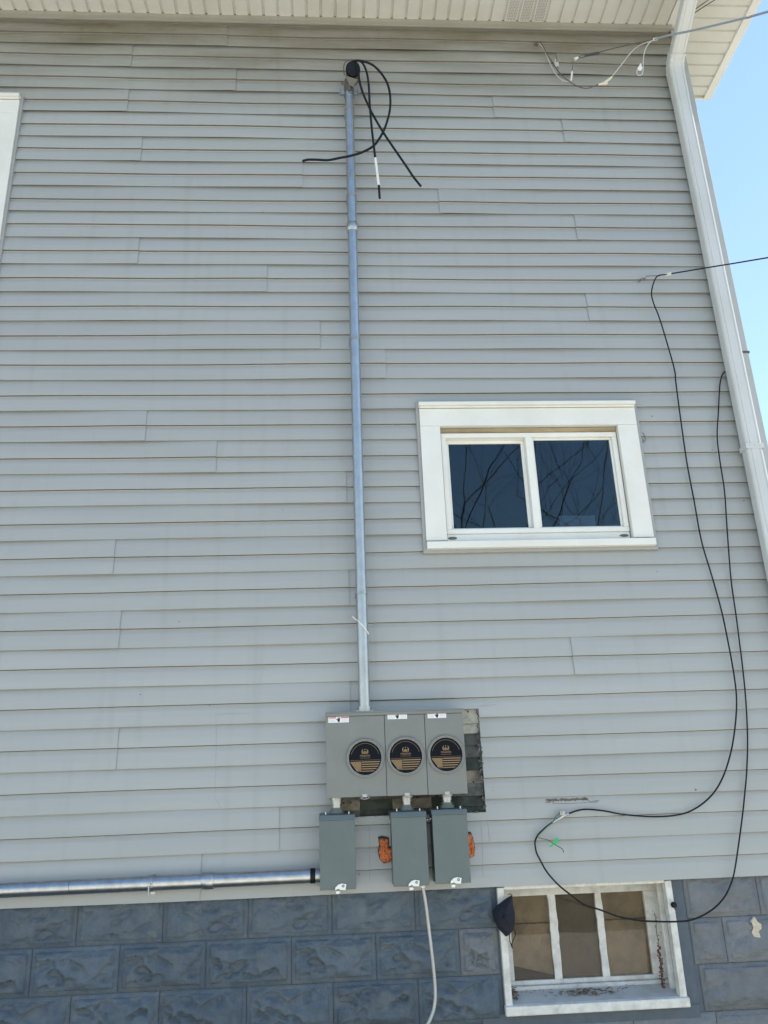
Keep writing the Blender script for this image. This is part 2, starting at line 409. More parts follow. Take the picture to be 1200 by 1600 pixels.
# corner post
mb = MB()
mb.box(2.562, 2.636, -.014, .03, 1.245, 6.97); mb.box(2.606, 2.636, .0301, .12, 1.245, 6.97); 
mb.build('corner_post', M['post'], H, bevel=.004)
q = at(1163, 552)
mb = MB(); mb.box(2.56, 2.639, -.019, -.015, q.z-.006, q.z+.006); mb.box(2.6365, 2.641, -.019, .10, q.z-.006, q.z+.006)
mb.build('corner_clip', M['darkwire'], H)
# bottom starter strip shadow lip
mb = MB(); mb.box(XL, 2.56, .014, .029, 1.247, 1.256)
mb.build('starter_strip', M['siding_trim'], H)
# frieze: utility trim and the white channel that carries the soffit
mb = MB(); mb.box(XL, 2.56, .004, .029, 6.944, 6.958); mb.box(XL, 2.56, .012, .029, 6.936, 6.9435)
mb.build('utility_trim', M['trim_dark'], H)
SZ = 7.0
mb = MB(); mb.box(XL, 2.568, -.030, -.0, 6.972, 6.976); mb.box(XL, 2.568, -.030, -.027, 6.9761, 7.003); mb.box(XL, 2.555, .0, .029, 6.968, 7.003)
mb.build('soffit_channel', M['channel'], H)

# soffit: panels of three 4 inch beads
def soffit_panel(x0, x1, y0, y1, along, vent=False):
    mb = MB(); w = .1016
    n = round((x1-x0)/w) if along == 'y' else round((y1-y0)/w)
    for i in range(n):
        a = (x0 if along == 'y' else y0)+i*w; b = a+w-.008
        def P_(u, v, z): return (u, v, z) if along == 'y' else (v, u, z)
        v0, v1 = (y0, y1) if along == 'y' else (x0, x1)
        vs = [P_(a+.002, v0, SZ+.012), P_(a+.006, v0, SZ), P_(b-.006, v0, SZ), P_(b-.002, v0, SZ+.012), P_(a+w+.002, v0, SZ+.012)]
        ve = [P_(a+.002, v1, SZ+.012), P_(a+.006, v1, SZ), P_(b-.006, v1, SZ), P_(b-.002, v1, SZ+.012), P_(a+w+.002, v1, SZ+.012)]
        mb.add(vs+ve, [(k, k+1, 6+k, 5+k) for k in range(4)])
        if vent:
            # rows of small punched slots
            yy = v0+.012
            r = 0
            while yy < v1-.012:
                for c in range(6):
                    xx = a+.016+c*.0115+(.004 if r % 2 else 0)
                    q0 = [P_(xx, yy, SZ-.0006), P_(xx+.005, yy, SZ-.0006), P_(xx+.005, yy+.007, SZ-.0006), P_(xx, yy+.007, SZ-.0006)]
                    mb.add(q0, [(0, 1, 2, 3)], 1)
                yy += .0125; r += 1
    return mb.build('soffit_vent' if vent else 'soffit_panel', [M['soffit'], M['soffit_dark']], H)
xv = 1.318                                       # the vented panel
x = xv-.3048*16
while x < 2.5:
    soffit_panel(x, min(x+.3048, 2.56), -.52, -.0275, 'y', abs(x-xv) < .01); x += .3048
y = -.52
yy0 = .622-.1016*12
while yy0 < .60:
    soffit_panel(2.64, 3.078, yy0, yy0+.3048, 'x'); yy0 += .3048
mb = MB(); mb.box(2.534, 2.641, -.62, -.031, 7.0, 7.02); mb.box(2.569, 2.637, -.0305, .029, 6.995, 7.02); mb.box(2.638, 2.644, .02, .62, 6.975, 7.012)
mb.box(3.075, 3.135, -.62, .632, 6.978, 7.02); mb.box(2.64, 3.075, .617, .632, 6.978, 7.02)
mb.build('soffit_trim', M['white'], H, bevel=.003)
mb = MB(); mb.box(3.120, 3.140, -.64, .64, 7.0201, 7.17); mb.box(XL-.3, 3.119, -.56, -.545, 6.985, 7.15); mb.box(2.636, 3.119, .62, .64, 7.0201, 7.17)
mb.build('fascia', M['white'], H)
mb = MB(); ga = [(-.562, 7.15), (-.562, 7.04), (-.60, 7.02), (-.65, 7.02), (-.675, 7.06), (-.68, 7.15)]
vs = [(x, y, z) for x in (XL-.3, 3.12) for y, z in ga]; n6 = len(ga)
mb.add(vs, [(i, i+1, n6+i+1, n6+i) for i in range(n6-1)]); mb.add([vs[i] for i in range(n6)], [tuple(range(n6))]); mb.add([vs[n6+i] for i in range(n6)], [tuple(range(n6))])
mb.build('gutter', M['white'], H)
mb = MB(); mb.add([(XL-.4, -.58, 7.152), (3.16, -.58, 7.152), (3.16, .64, 7.60), (3.0, 4, 8.9), (XL-.4, 4, 8.9), (2.66, 8.3, 7.17), (XL-.4, 8.3, 7.17), (2.66, .64, 7.602)], [(0, 1, 2, 3, 4), (4, 3, 5, 6)])
mb.add([(3.13, -.58, 7.1), (3.13, .63, 7.1), (3.13, .63, 7.60), (3.13, -.58, 7.152)], [(0, 1, 2, 3)])
mb.add([(2.62, .6, 7.0), (2.62, 8.3, 7.0), (2.62, 8.3, 7.2), (2.62, 4, 8.9), (2.62, .6, 7.6)], [(0, 1, 2, 3, 4)])
mb.build('roof', M['roof'], H)

# ---- upper sliding window
def WX(px, py, Y): return ax(px, py, Y)
def add_window(rect, open_, slider):
    X0, X1, Z0, Z1 = rect
    w = MB()
    # J channel
    t = .019
    w.box(X0, X1, -.012, .028, Z1-t, Z1); w.box(X0, X1, -.012, .028, Z0, Z0+t)
    w.box(X0, X0+t, -.012, .028, Z0+t, Z1-t); w.box(X1-t, X1, -.012, .028, Z0+t, Z1-t)
    win = w.build('window', M['siding_trim'], H, bevel=.002)
    X0 += t; X1 -= t; Z0 += t; Z1 -= t
    c = MB(); jw = .118; hh = .150
    c.box(X0, X0+jw, -.022, .028, Z0+.052, Z1-hh); c.box(X1-jw, X1, -.022, .028, Z0+.052, Z1-hh)
    c.box(X0, X1, -.0235, .028, Z1-hh+.001, Z1-.036)
    c.build('casing', M['white'], win, bevel=.002)
    c = MB(); c.box(X0-.004, X1+.002, -.050, .028, Z1-.024, Z1-.002); c.box(X0, X1-.002, -.036, -.0236, Z1-.0355, Z1-.0241)
    c.build('head_moulding', M['white'], win, bevel=.003)
    c = MB(); c.hexa([(X0, -.045, Z0), (X1, -.045, Z0), (X1, -.045, Z0+.040), (X0, -.045, Z0+.040), (X0, .05, Z0), (X1, .05, Z0), (X1, .05, Z0+.050), (X0, .05, Z0+.050)])
    c.build('sill', M['white'], win, bevel=.003)
    return win, (X0+jw, X1-jw, Z0+.052, Z1-hh)
win, (a, b, c0, c1) = add_window(UW, UO, True)
# reveals and brown weathered head strip
r = MB(); r.box(a, b, .0281, .12, c1-.004, c1+.02); r.box(a-.02, a, .0281, .12, c0, c1); r.box(b, b+.02, .0281, .12, c0, c1); r.box(a, b, .051, .12, c0-.03, c0+.001)
r.build('reveal', M['cream'], win)
r = MB()
for i in range(6):
    zz = c1-.006-.005*i; r.box(a+.003, b-.003, .006+.004*i, .012+.004*i, zz-.004, zz)
r.build('head_strip', mat('weathered_wood', (.46, .38, .25), .7, var=.2, scale=14, stretch=(.2, 1, 3), dirt=(.18, .13, .07), damt=.6), win)
# vinyl frame
fa, fb, fz0, fz1 = a+.006, b-.006, c0+.048, c1-.034
fr = MB(); t = .028
def ring(mb, x0, x1, z0, z1, t, y0, y1, mi=0):
    mb.box(x0, x1, y0, y1, z1-t, z1, mi); mb.box(x0, x1, y0, y1, z0, z0+t, mi)
    mb.box(x0, x0+t, y0, y1, z0+t, z1-t, mi); mb.box(x1-t, x1, y0, y1, z0+t, z1-t, mi)
ring(fr, fa, fb, fz0, fz1, t, .010, .10)
fr.build('frame', M['vinyl_frame'], win, bevel=.003)
st = MB(); st.box(fa, fb, .018, .10, c0+.004, fz0-.001); st.box(fa-.004, fb+.004, .030, .1, c0, c0+.004)
st.build('sill_track', M['vinyl_frame'], win, bevel=.002)
for xx in (fa+.030, fb-.035):
    w_ = MB(); w_.prism([(xx+.026*math.cos(q), c0+.024+.008*math.sin(q)) for q in [i*math.pi/8 for i in range(16)]], .0145, .0178); w_.build('weep_cover', M['castgrey'], win)
mx_ = WX(833, 760, .02)
mu = MB(); mu.box(mx_-.020, mx_+.020, .012, .07, fz0+t, fz1-t); mu.build('meeting_stile', M['vinyl_frame'], win, bevel=.002)
# left sash (set back) and right sash
s1 = MB(); ring(s1, fa+t, mx_-.0205, fz0+t, fz1-t, .020, .055, .08); s1.build('sash', M['vinyl_frame'], win, bevel=.002)
s2 = MB(); ring(s2, mx_+.0205, fb-t, fz0+t, fz1-t, .012, .030, .05); s2.build('sash', M['vinyl_frame'], win, bevel=.002)
g1 = MB(); g1.box(fa+t+.018, mx_-.038, .064, .068, fz0+t+.018, fz1-t-.018); g1.build('pane', M['glass'], win)
g2 = MB(); g2.box(mx_+.030, fb-t-.010, .038, .042, fz0+t+.010, fz1-t-.010); g2.build('pane', M['glass'], win)
pp = MB(); pq = at(900, 817, .12); pp.box(pq.x-.115, pq.x+.095, .056, .10, fz0+t, pq.z+.022); pp.build('paper_roll', M['curtain'], win)
mb = MB(); mb.box(UO[0]-.5, UO[1]+.5, 1.3, 1.32, UO[2]-.6, UO[3]+.6); mb.build('inner_wall', M['interior'], H)

# ---- left window, cut by the edge of the photograph
win2, (a, b, c0, c1) = add_window(LW, LO, False)
fr = MB(); ring(fr, a, b, c0, c1, .04, .015, .10); mz = (c0+c1)/2; fr.box(a+.04, b-.04, .02, .07, mz-.02, mz+.02)
fr.build('frame', M['vinyl_frame'], win2, bevel=.003)
g1 = MB(); g1.box(a+.035, b-.035, .045, .049, mz+.015, c1-.035); g1.box(a+.035, b-.035, .055, .059, c0+.035, mz-.015); g1.build('pane', M['glass'], win2)
r = MB(); r.box(a, b, .0281, .014+.1, c1-.004, c1+.02); r.box(b, b+.02, .0281, .12, c0, c1); r.build('reveal', M['cream'], win2)

# ------------------------------------------------------------------ foundation
FY = .034
def block_mesh(w, h, seed, rough=1.0, nx=50, nz=26):
    mb = MB(); vs = []
    def axis(L, n):
        o = [0, .002, .0165, .018, .0215]
        o += [.0215+(L-.043)*i/n for i in range(1, n)]
        return o+[L-.0215, L-.018, L-.0165, L-.002, L]
    X, Z = axis(w, nx), axis(h, nz)
    # chips: each breaks a shallow shelf with a sharp overhanging upper edge out of the face
    rb = random.Random(seed); chips = []
    for i in range(int(16*w/.4*(1 if rough > .5 else .6))):
        chips.append((rb.uniform(.03, w-.03), rb.uniform(.01, h*.85), rb.uniform(.025, .07), rb.uniform(.012, .032), rb.uniform(.010, .024), rb.uniform(-.5, .5)))
    for z in Z:
        for x in X:
            e = min(x, z, w-x, h-z)
            if e <= .0001: y = .004
            elif e < .0175: y = .0
            else:
                u = min(1, (e-.0172)/.004); v2 = min(1, (e-.0172)/.03)
                v = Vector((x*8+seed*13.1, z*11, seed*3.7))
                y = .009*u*noise.noise(v)+.006*u*noise.noise(v*2.7)+.0034*u*noise.noise(v*6.3)
                t = -.006*u-.024*v2*rough
                for cx, cz, rx, rz, dp, tl in chips:
                    dx = x-cx; dz = z-cz-tl*dx-.006*noise.noise(Vector((x*30, seed, 1.1)))
                    r_ = abs(dx)/rx
                    if r_ < 1:
                        top_ = rz*math.sqrt(1-r_*r_)
                        if -.0 <= top_-dz and dz > -rz*1.6:
                            f = 1-min(1, max(0, (dz-top_)/.0045)); f *= min(1, (dz+rz*1.6)/(rz*2.2))
                            t += dp*rough*f*min(1, (1-r_)*4)*v2
                y += t
            vs.append((x, y, z))
    nX = len(X)
    mb.add(vs, [(j*nX+i, j*nX+i+1, (j+1)*nX+i+1, (j+1)*nX+i) for j in range(len(Z)-1) for i in range(nX-1)], 0, True)
    return mb
mesh_cache = {}
def put_block(x0, x1, z0, z1, var, m, rough=1.0):
    gap = .0022
    key = (round(x1-x0, 2), round(z1-z0, 3), var, m.name)
    if key not in mesh_cache:
        o = block_mesh(x1-x0-gap, z1-z0-gap, var, rough).build('foundation_block', m, H, org=(0, 0, 0))
        mesh_cache[key] = o.data
    else:
        o = bpy.data.objects.new('foundation_block', mesh_cache[key]); COL.objects.link(o); o.parent = H
    o.location = Vector((x0+gap/2, FY, z0+gap/2))-ORG['house']
RZ = [.042, .247, .450, .655, .858, 1.062, 1.266]
Wd = .405
for ri in range(6):
    z0, z1 = RZ[ri], RZ[ri+1]
    odd = (5-ri) % 2 == 1
    x = (-1.229-Wd*6) if not odd else (-1.425-Wd*6)
    while x < .785:
        xe = x+Wd
        if ri >= 3 and xe > .785: xe = .790
        if ri < 3 and xe > 2.58: break
        if xe-x > .05 and x < .785 or ri < 3:
            put_block(x, xe, z0, z1, {5: 3, 4: 8, 3: 5, 2: 11, 1: 8, 0: 3}[ri]+(40 if int(round(x*10)) % 3 == 0 else 0), M['block'] if x < .6 else M['blockgrey'], .55 if ri == 5 else 1.0)
        x = xe
        if ri < 3 and x > .7:
            while x+Wd < 2.62: put_block(x, x+Wd, z0, z1, 9, M['blockgrey'], .5); x += Wd
            put_block(x, 2.60, z0, z1, 9, M['blockgrey'], .5) if 2.60-x > .05 else None
            break
jx1, jx2 = ax(1185, 1400, FY), ax(1133, 1470, FY)
for z0, z1, xs in ((RZ[5], RZ[6], (1.745, jx1, jx1+Wd, 2.6)), (RZ[4], RZ[5], (1.750, jx2, jx2+Wd, 2.6)), (RZ[3], RZ[4], (1.765, 1.765+Wd, 2.6))):
    for a_, b_ in zip(xs, xs[1:]):
        if b_-a_ > .08: put_block(a_, b_, z0, z1, 21 if z0 < 1 else 17, M['blockgrey'], .45)
wall_with_holes('mortar', M['mortar'], XL, 2.60, 0, 1.262, FY+.0060, .22, [BW])
mb = MB(); mb.box(1.6805, 1.742, FY+.001, FY+.0058, .60, 1.262); mb.box(.69, 1.74, FY-.004, FY+.0058, .634, .6895)
mb.build('mortar_patch', M['mortar'], H)
# spalled chip
q = at(1181, 1452, FY-.018); mb = MB(); pr = [(-.02, .055), (.004, .075), (.02, .045), (.045, .03), (.04, .005), (.012, -.01), (.018, -.05), (-.02, -.045), (-.033, -.02), (-.012, .01)]
mb.prism([(q.x+x*.62, q.z+z*.66) for x, z in pr], q.y-.002, q.y+.012); mb.build('spalled_chip', M['spall'], H, bevel=.004)

# basement window
bw = MB()
t = .034
bw.box(BW[0], BW[0]+t, .012, .06, BW[2], BW[3]); bw.box(BW[1]-t, BW[1], .010, .06, BW[2], BW[3]); bw.box(BW[0]+t, BW[1]-t, .012, .06, BW[3]-.012, BW[3]+.02)
win3 = bw.build('window', M['oldpaint'], H, bevel=.004)
win3['label'] = 'basement window of three narrow panes in flaking white paint'
DY = .20
r = MB(); r.box(BW[0]-.03, BW[0]+.012, .0605, DY+.05, BW[2], BW[3]); r.box(BW[1]-.014, BW[1]+.02, .0605, DY+.05, BW[2], BW[3]); r.box(BW[0]+.012, BW[1]-.014, .0605, DY+.05, BW[3]+.008, BW[3]+.03)
r.build('reveal', M['reveal'], win3)
r = MB(); r.box(BW[1]-.040, BW[1]-.0145, .11, .135, BW[2]+.05, BW[3]); r.build('stop_bead', M['oldpaint'], win3, bevel=.003)
s = MB(); s.hexa([(BW[0]-.003, -.004, BW[2]-.006), (BW[1]+.006, -.004, BW[2]-.006), (BW[1]+.006, -.004, BW[2]+.034), (BW[0]-.003, -.004, BW[2]+.034),
                  (BW[0]-.005, .03, BW[2]-.006), (BW[1]+.006, .03, BW[2]-.006), (BW[1]+.006, .03, BW[2]+.040), (BW[0]-.005, .03, BW[2]+.040)])
s.build('sill_lip', M['oldpaint'], win3, bevel=.005)
s = MB(); s.hexa([(BW[0]+.005, .0305, BW[2]), (BW[1]-.015, .0305, BW[2]), (BW[1]-.015, .0305, BW[2]+.038), (BW[0]+.005, .0305, BW[2]+.038),
                  (BW[0]+.005, DY-.03, BW[2]), (BW[1]-.015, DY-.03, BW[2]), (BW[1]-.015, DY-.03, BW[2]+.072), (BW[0]+.005, DY-.03, BW[2]+.072)])
s.build('sill', M['reveal'], win3)
s = MB(); s.box(BW[0]+.012, BW[1]-.014, DY-.029, DY+.03, BW[2], BW[2]+.088); s.build('sill_step', M['oldpaint'], win3, bevel=.004)
# sash
def B(px, py): return at(px, py, DY)
sx0, sx1 = BW[0]+.030, B(1027, 1450).x+.006
sz0, sz1 = BW[2]+.0885, BW[3]+.005
p1a, p1b = B(799, 1460).x, B(862, 1460).x
p2a, p2b = B(873, 1460).x, B(936.5, 1460).x
p3a, p3b = B(946, 1460).x, B(1014, 1460).x
pz0, pz1 = B(890, 1529).z, B(890, 1397).z
s = MB()
s.box(sx0-.03, sx1+.02, DY, DY+.04, sz0, pz0); s.box(sx0-.03, sx1+.02, DY, DY+.04, pz1, sz1+.02)
s.box(sx0-.03, p1a, DY, DY+.04, pz0, pz1); s.box(p3b, sx1+.02, DY, DY+.04, pz0, pz1)
s.build('sash', M['oldpaint'], win3, bevel=.003)
for xa, xb in ((p1b, p2a), (p2b, p3a)):
    s = MB(); 
    n_ = 12; pl = []; pr_ = []
    for i in range(n_+1):
        z = pz0+(pz1-pz0)*i/n_; pl.append((xa+random.uniform(-.003, .002), z)); pr_.append((xb+random.uniform(-.002, .003), z))
    s.prism(pl+pr_[::-1], DY+.004, DY+.035); s.build('muntin', M['oldpaint'], win3, bevel=.001)
for i, (xa, xb) in enumerate(((p1a, p1b), (p2a, p2b), (p3a, p3b))):
    s = MB(); s.box(xa-.004, xb+.004, DY+.018, DY+.021, pz0-.004, pz1+.004); s.build('pane', M['glassb'], win3)
    mm = M['cardmid'] if i == 1 else M['card']
    s = MB(); zmid = B(890, 1441).z
    if i == 1: s.box(xa-.004, xb+.004, DY+.034, DY+.038, pz0-.004, pz1+.004)
    else:
        s.box(xa-.004, xb+.004, DY+.034, DY+.038, pz0-.004, zmid-.0025)
        s.box(xa-.004, xb+.004, DY+.036, DY+.040, zmid+.0025, pz1+.004)
    s.build('backing_card', mm, win3)
    if i != 1:
        s = MB(); n_ = 14
        s.tube([(xa+(xb-xa)*k/n_, DY+.031, zmid+.002*math.sin(k*1.3+i)) for k in range(n_+1)], .0028, 6); s.build('card_fold', M['debris'], win3)
s = MB(); s.prism([(p1a, pz0), (p1b, pz0), (p1b, pz0+.014), (p1a+.03, pz0+.058), (p1a, pz0+.064)], DY+.026, DY+.030); s.build('black_scrap', M['blackmetal'], win3)
mb = MB(); mb.box(BW[0]-.3, BW[1]+.3, .30, .32, .5, 1.26); mb.build('inner_wall', M['interior'], H)
# debris on the sill
db = MB(); rd = random.Random(3)
def twig(mb, c, L, r, rd):
    a = rd.uniform(0, 6.28); d = Vector((math.cos(a), math.sin(a)*.6, rd.uniform(-.1, .35)))*L
    mb.tube([c-d/2, c+d*.1+Vector((0, 0, L*.1)), c+d/2], r, 4)
for i in range(150):
    u = rd.gauss(0, .33); px_ = 922+u*70; py_ = 1558-(u)*3+rd.uniform(-5, 6)
    c = at(px_, py_, .10+rd.uniform(-.03, .03)); c.z = BW[2]+.038+(c.y-.03)*.245+.004+rd.random()*.01*(1-abs(u))
    twig(db, c, rd.uniform(.008, .028), rd.uniform(.0008, .002), rd)
for i in range(60):
    c = Vector((rd.uniform(BW[0]+.03, BW[0]+.07), rd.uniform(.06, .15), 0)); c.z = BW[2]+.04+(c.y-.03)*.245+rd.random()*.035
    twig(db, c, rd.uniform(.01, .03), .0018, rd)
for i in range(40):
    c = Vector((rd.uniform(BW[0]+.08, BW[1]-.1), rd.uniform(.12, .165), 0)); c.z = BW[2]+.041+(c.y-.03)*.245
    twig(db, c, rd.uniform(.005, .015), .001, rd)
tag(db.build('leaf_debris', M['debris']), 'dry brown twigs and leaf litter lying on the basement window sill', 'debris', kind='stuff')
# dried vine in the right reveal
vn = MB(); V = [(1022, 1426), (1025, 1440), (1026, 1458), (1029, 1475), (1030, 1492), (1033, 1508), (1033, 1522), (1036, 1538), (1040, 1550), (1052, 1560)]
pts = [at(x, y, .155-.004*i) for i, (x, y) in enumerate(V)]
vn.tube(pts, .0017, 5, sub=4)
for i, p in enumerate(crom(pts, 7)):
    d = 1.0 if i > 22 else .6
    for k in range(3 if i > 22 else 1):
        c = p+Vector((rd.gauss(0, .004), rd.gauss(0, .004), rd.gauss(0, .004)))
        vn.tube([c-Vector((0, 0, .004*d)), c, c+Vector((0, 0, .004*d))], .004, 6, mi=1, rr=[.0015, .0045*d, .0015])
tag(vn.build('dried_vine', [M['debris'], M['berry']]), 'dried reddish vine climbing the right side of the basement window recess', 'vine')

# ------------------------------------------------------------------ cut-out: old boards behind the siding
rows = [(2.035, 2.14, 'board_cream', None), (1.985, 2.035, 'board_cream', None), (1.925, 1.985, 'board_dark', None), (1.865, 1.925, 'board_dark', None), (1.80, 1.865, 'board_black', None), (1.735, 1.80, 'board_tan', None), (1.675, 1.735, 'board_dark', None)]
for z0, z1, mm, _ in rows:
    mb = MB(); xe = .80
    mb.hexa([(.0, .016, z0), (xe, .016, z0), (xe, .027, z1-.001), (.0, .027, z1-.001), (.0, .0295, z0), (xe, .0295, z0), (xe, .0295, z1-.001), (.0, .0295, z1-.001)])
    mb.build('old_clapboard', M[mm], H)
for xa, xb, mm in ((-.01, .135, 'board_tan'), (.135, .30, 'board_black'), (.30, .50, 'board_tan'), (.50, .80, 'board_black')):
    mb = MB(); z0, z1 = 1.58, 1.675
    mb.hexa([(xa, .012, z0+.045), (xb-.001, .012, z0+.045), (xb-.001, .025, z1-.001), (xa, .025, z1-.001), (xa, .0295, z0+.045), (xb-.001, .0295, z0+.045), (xb-.001, .0295, z1-.001), (xa, .0295, z1-.001)])
    mb.build('old_clapboard', M[mm], H)
    mb = MB(); mb.hexa([(xa, .017, z0-.02), (xb-.001, .017, z0-.02), (xb-.001, .026, z0+.0445), (xa, .026, z0+.0445), (xa, .0295, z0-.02), (xb-.001, .0295, z0-.02), (xb-.001, .0295, z0+.0445), (xa, .0295, z0+.0445)])
    mb.build('old_clapboard', M['board_dark' if mm == 'board_tan' else 'board_black'], H)
# torn edge of siding on the right of the cut-out
te = MB(); rt = random.Random(5); z = 1.595
pts = []
while z < 2.115:
    pts.append(((.772 if z < 1.98 else .768)+rt.uniform(-.014, .005), rt.uniform(.002, .010), z)); z += rt.uniform(.006, .016)
te.tube(pts, .0022, 4)
for i in range(46):
    z = rt.uniform(1.6, 2.0); x = .769+rt.uniform(-.01, .004)
    te.add([(x, .003, z), (x+rt.uniform(-.016, .003), rt.uniform(-.003, .008), z+rt.uniform(-.014, .014)), (x+rt.uniform(-.002, .007), .001, z+rt.uniform(.008, .02))], [(0, 1, 2)])
te.build('torn_edge', M['board_dark'], H)
te = MB()
for i in range(60):
    x = rt.uniform(.08, .77); z = 1.592+rt.uniform(-.004, .006)
    te.add([(x, .001, z), (x+rt.uniform(.006, .03), .003, z+rt.uniform(-.003, .003)), (x+.012, .012, z+rt.uniform(.003, .010))], [(0, 1, 2)])
te.build('torn_edge', M['board_dark'], H)
# nails in the boards
nl = MB()
for px, py in ((537, 1255), (548, 1254), (652, 1246), (683, 1245), (731, 1112), (744, 1165), (740, 1222), (737, 1262), (569, 1272)):
    q = at(px, py, .012); nl.disc((q.x, q.z), .0045, q.y-.003, q.y+.004, 8)
nl.build('nail', M['darkgap'], H)

# marks on the siding: pencil outline, glue line, nail holes
def on_siding(pts, w, m, name):
    mb = MB(); q = []
    for (xa, za), (xb, zb) in zip(pts, pts[1:]):
        n = max(2, int((Vector((xa, za))-Vector((xb, zb))).length/.006))
        for i in range(n+1):
            t = i/n; q.append((xa+(xb-xa)*t, za+(zb-za)*t))
    for (xa, za), (xb, zb) in zip(q, q[1:]):
        d = Vector((xb-xa, zb-za))
        if d.length < 1e-5: continue
        d.normalize(); nn = Vector((-d.y, d.x))*w/2
        ya, yb = siding_y(za, xa)-.0008, siding_y(zb, xb)-.0008
        if abs(ya-yb) > .004: continue
        mb.add([(xa-nn.x, ya, za-nn.y), (xb-nn.x, yb, zb-nn.y), (xb+nn.x, yb, zb+nn.y), (xa+nn.x, ya, za+nn.y)], [(0, 1, 2, 3)])
    return mb.build(name, m, H)
pz = lambda x, y: (ax(x, y), azz(x, y))
on_siding([pz(505, 1109), pz(337, 1116), pz(338, 1150), pz(337, 1200), pz(335, 1245), pz(345, 1263)], .0013, M['pencil'], 'pencil_line')
on_siding([pz(762, 1280), pz(765, 1316)], .002, M['pencil'], 'pencil_line')
on_siding([pz(752, 1288), pz(754, 1330), pz(755, 1372)], .0018, M['pencil'], 'pencil_line')
on_siding([pz(577, 1290), pz(578, 1376)], .0016, M['pencil'], 'pencil_line')
on_siding([pz(748, 1103), pz(775, 1101)], .0016, M['pencil'], 'pencil_line')
gl = MB(); rg = random.Random(9)
def smear(mb, px0, px1, py, h, n, rg):
    for i in range(n):
        u = rg.random(); px = px0+(px1-px0)*u; p_ = at(px, py+rg.gauss(0, 1)*h-2.2*u); s_ = rg.uniform(.0012, .0035)
        y = siding_y(p_.z, p_.x)-.0010
        mb.add([(p_.x-s_*2.2, y, p_.z), (p_.x, y, p_.z-s_), (p_.x+s_*2.2, y, p_.z+rg.uniform(-.001, .001)), (p_.x, y, p_.z+s_)], [(0, 1, 2, 3)])
smear(gl, 854, 918, 1250.6, .9, 220, rg)
for i in range(260):                                  # ring of residue
    t = rg.uniform(.15, 2.95)*1.0; px = 893-41*math.cos(t) if rg.random() < .8 else 928-8*math.cos(t); ry = 4.3*math.sin(t)
    p_ = at(px, 1251+ry-.03*(px-890)); s_ = rg.uniform(.0007, .0018); y = siding_y(p_.z, p_.x)-.0010
    gl.add([(p_.x-s_*1.5, y, p_.z), (p_.x, y, p_.z-s_), (p_.x+s_*1.5, y, p_.z), (p_.x, y, p_.z+s_)], [(0, 1, 2, 3)])
gl.build('glue_residue', M['residue'], H)
sp = MB()
for px, py, s_ in ((1006, 687, 1.3), (1163, 782, 1.), (1113, 703, .8), (955, 297, 1.2), (1087, 1234, 1.4), (222, 116, .7), (411, 331, .8), (561, 1366, 1.), (280, 971, .8), (219, 1085, .8), (943, 218, 1.2), (950, 217, .7), (937, 219, .7), (745, 1269, 1.6), (1027, 893, .7), (442, 796, .7), (327, 1102, .8), (770, 1235, .6), (1019, 650, 1.)):
    p_ = at(px, py); y = siding_y(p_.z, p_.x)-.0016; r_ = .0035*s_
    sp.disc((p_.x, p_.z), r_, y, y+.003, 7)
sp.build('nail_hole', M['residue'], H)
hk = MB(); hk.tube([at(1004, 676, -.01), at(1008, 684, -.018), at(1007, 691, -.014), at(1003, 690, -.004)], .002, 5, sub=3); hk.build('cup_hook', M['castgrey'], H)

# orange foam plugs
def foam(cx, cz, poly, label, seed):
    t = thing('foam_plug', label, 'foam', (cx, 0, cz))
    hb = MB(); hb.prism([(cx+x*1.12, cz+z*1.1+.001) for x, z in poly], -.0035, .0); hb.build('hole_shade', M['darkgap'], t)  # dark patch on the siding, painted shade for the inside of the hole
    fb_ = MB(); n = len(poly); rings = 14; vs = []
    for j in range(rings+1):
        s_ = math.cos(j/rings*math.pi/2); 
        for i, (x, z) in enumerate(poly):
            hh = math.sin(j/rings*math.pi/2)
            nn = noise.noise(Vector((x*s_*110+seed, z*s_*110, 1.3)))*.007+noise.noise(Vector((x*s_*260+seed, z*s_*260, 4.3)))*.004
            vs.append((cx+x*s_*(1+nn*20), -.003-.014*hh+nn*1.5, cz+z*s_*(1+nn*8)-.003))
    fb_.add(vs, [(j*n+i, j*n+(i+1) % n, (j+1)*n+(i+1) % n, (j+1)*n+i) for j in range(rings) for i in range(n)], 0, True)
    fb_.build('foam', M['foam'], t)
def dense(poly, k):
    P_ = [Vector((x, z)) for x, z in poly]; o = []
    for i in range(len(P_)):
        a, b = P_[i], P_[(i+1) % len(P_)]
        for j in range(k): o.append(tuple(a.lerp(b, j/k)))
    return o
q = at(602, 1327, -.01)
foam(q.x, q.z, dense([(-.030, .052), (-.012, .056), (.018, .048), (.018, .012), (.036, .0), (.036, -.032), (.018, -.055), (-.008, -.06), (-.026, -.04), (-.033, -.01), (-.026, .02)], 4), 'orange foam plug in a torn hole left of the middle breaker box', 1)
q = at(736, 1321, -.01)
foam(q.x, q.z, dense([(-.02, .06), (.004, .056), (.012, .03), (.018, -.01), (.012, -.045), (-.01, -.055), (-.025, 0)], 4), 'sliver of orange foam showing at the right edge of the rightmost breaker box', 7)

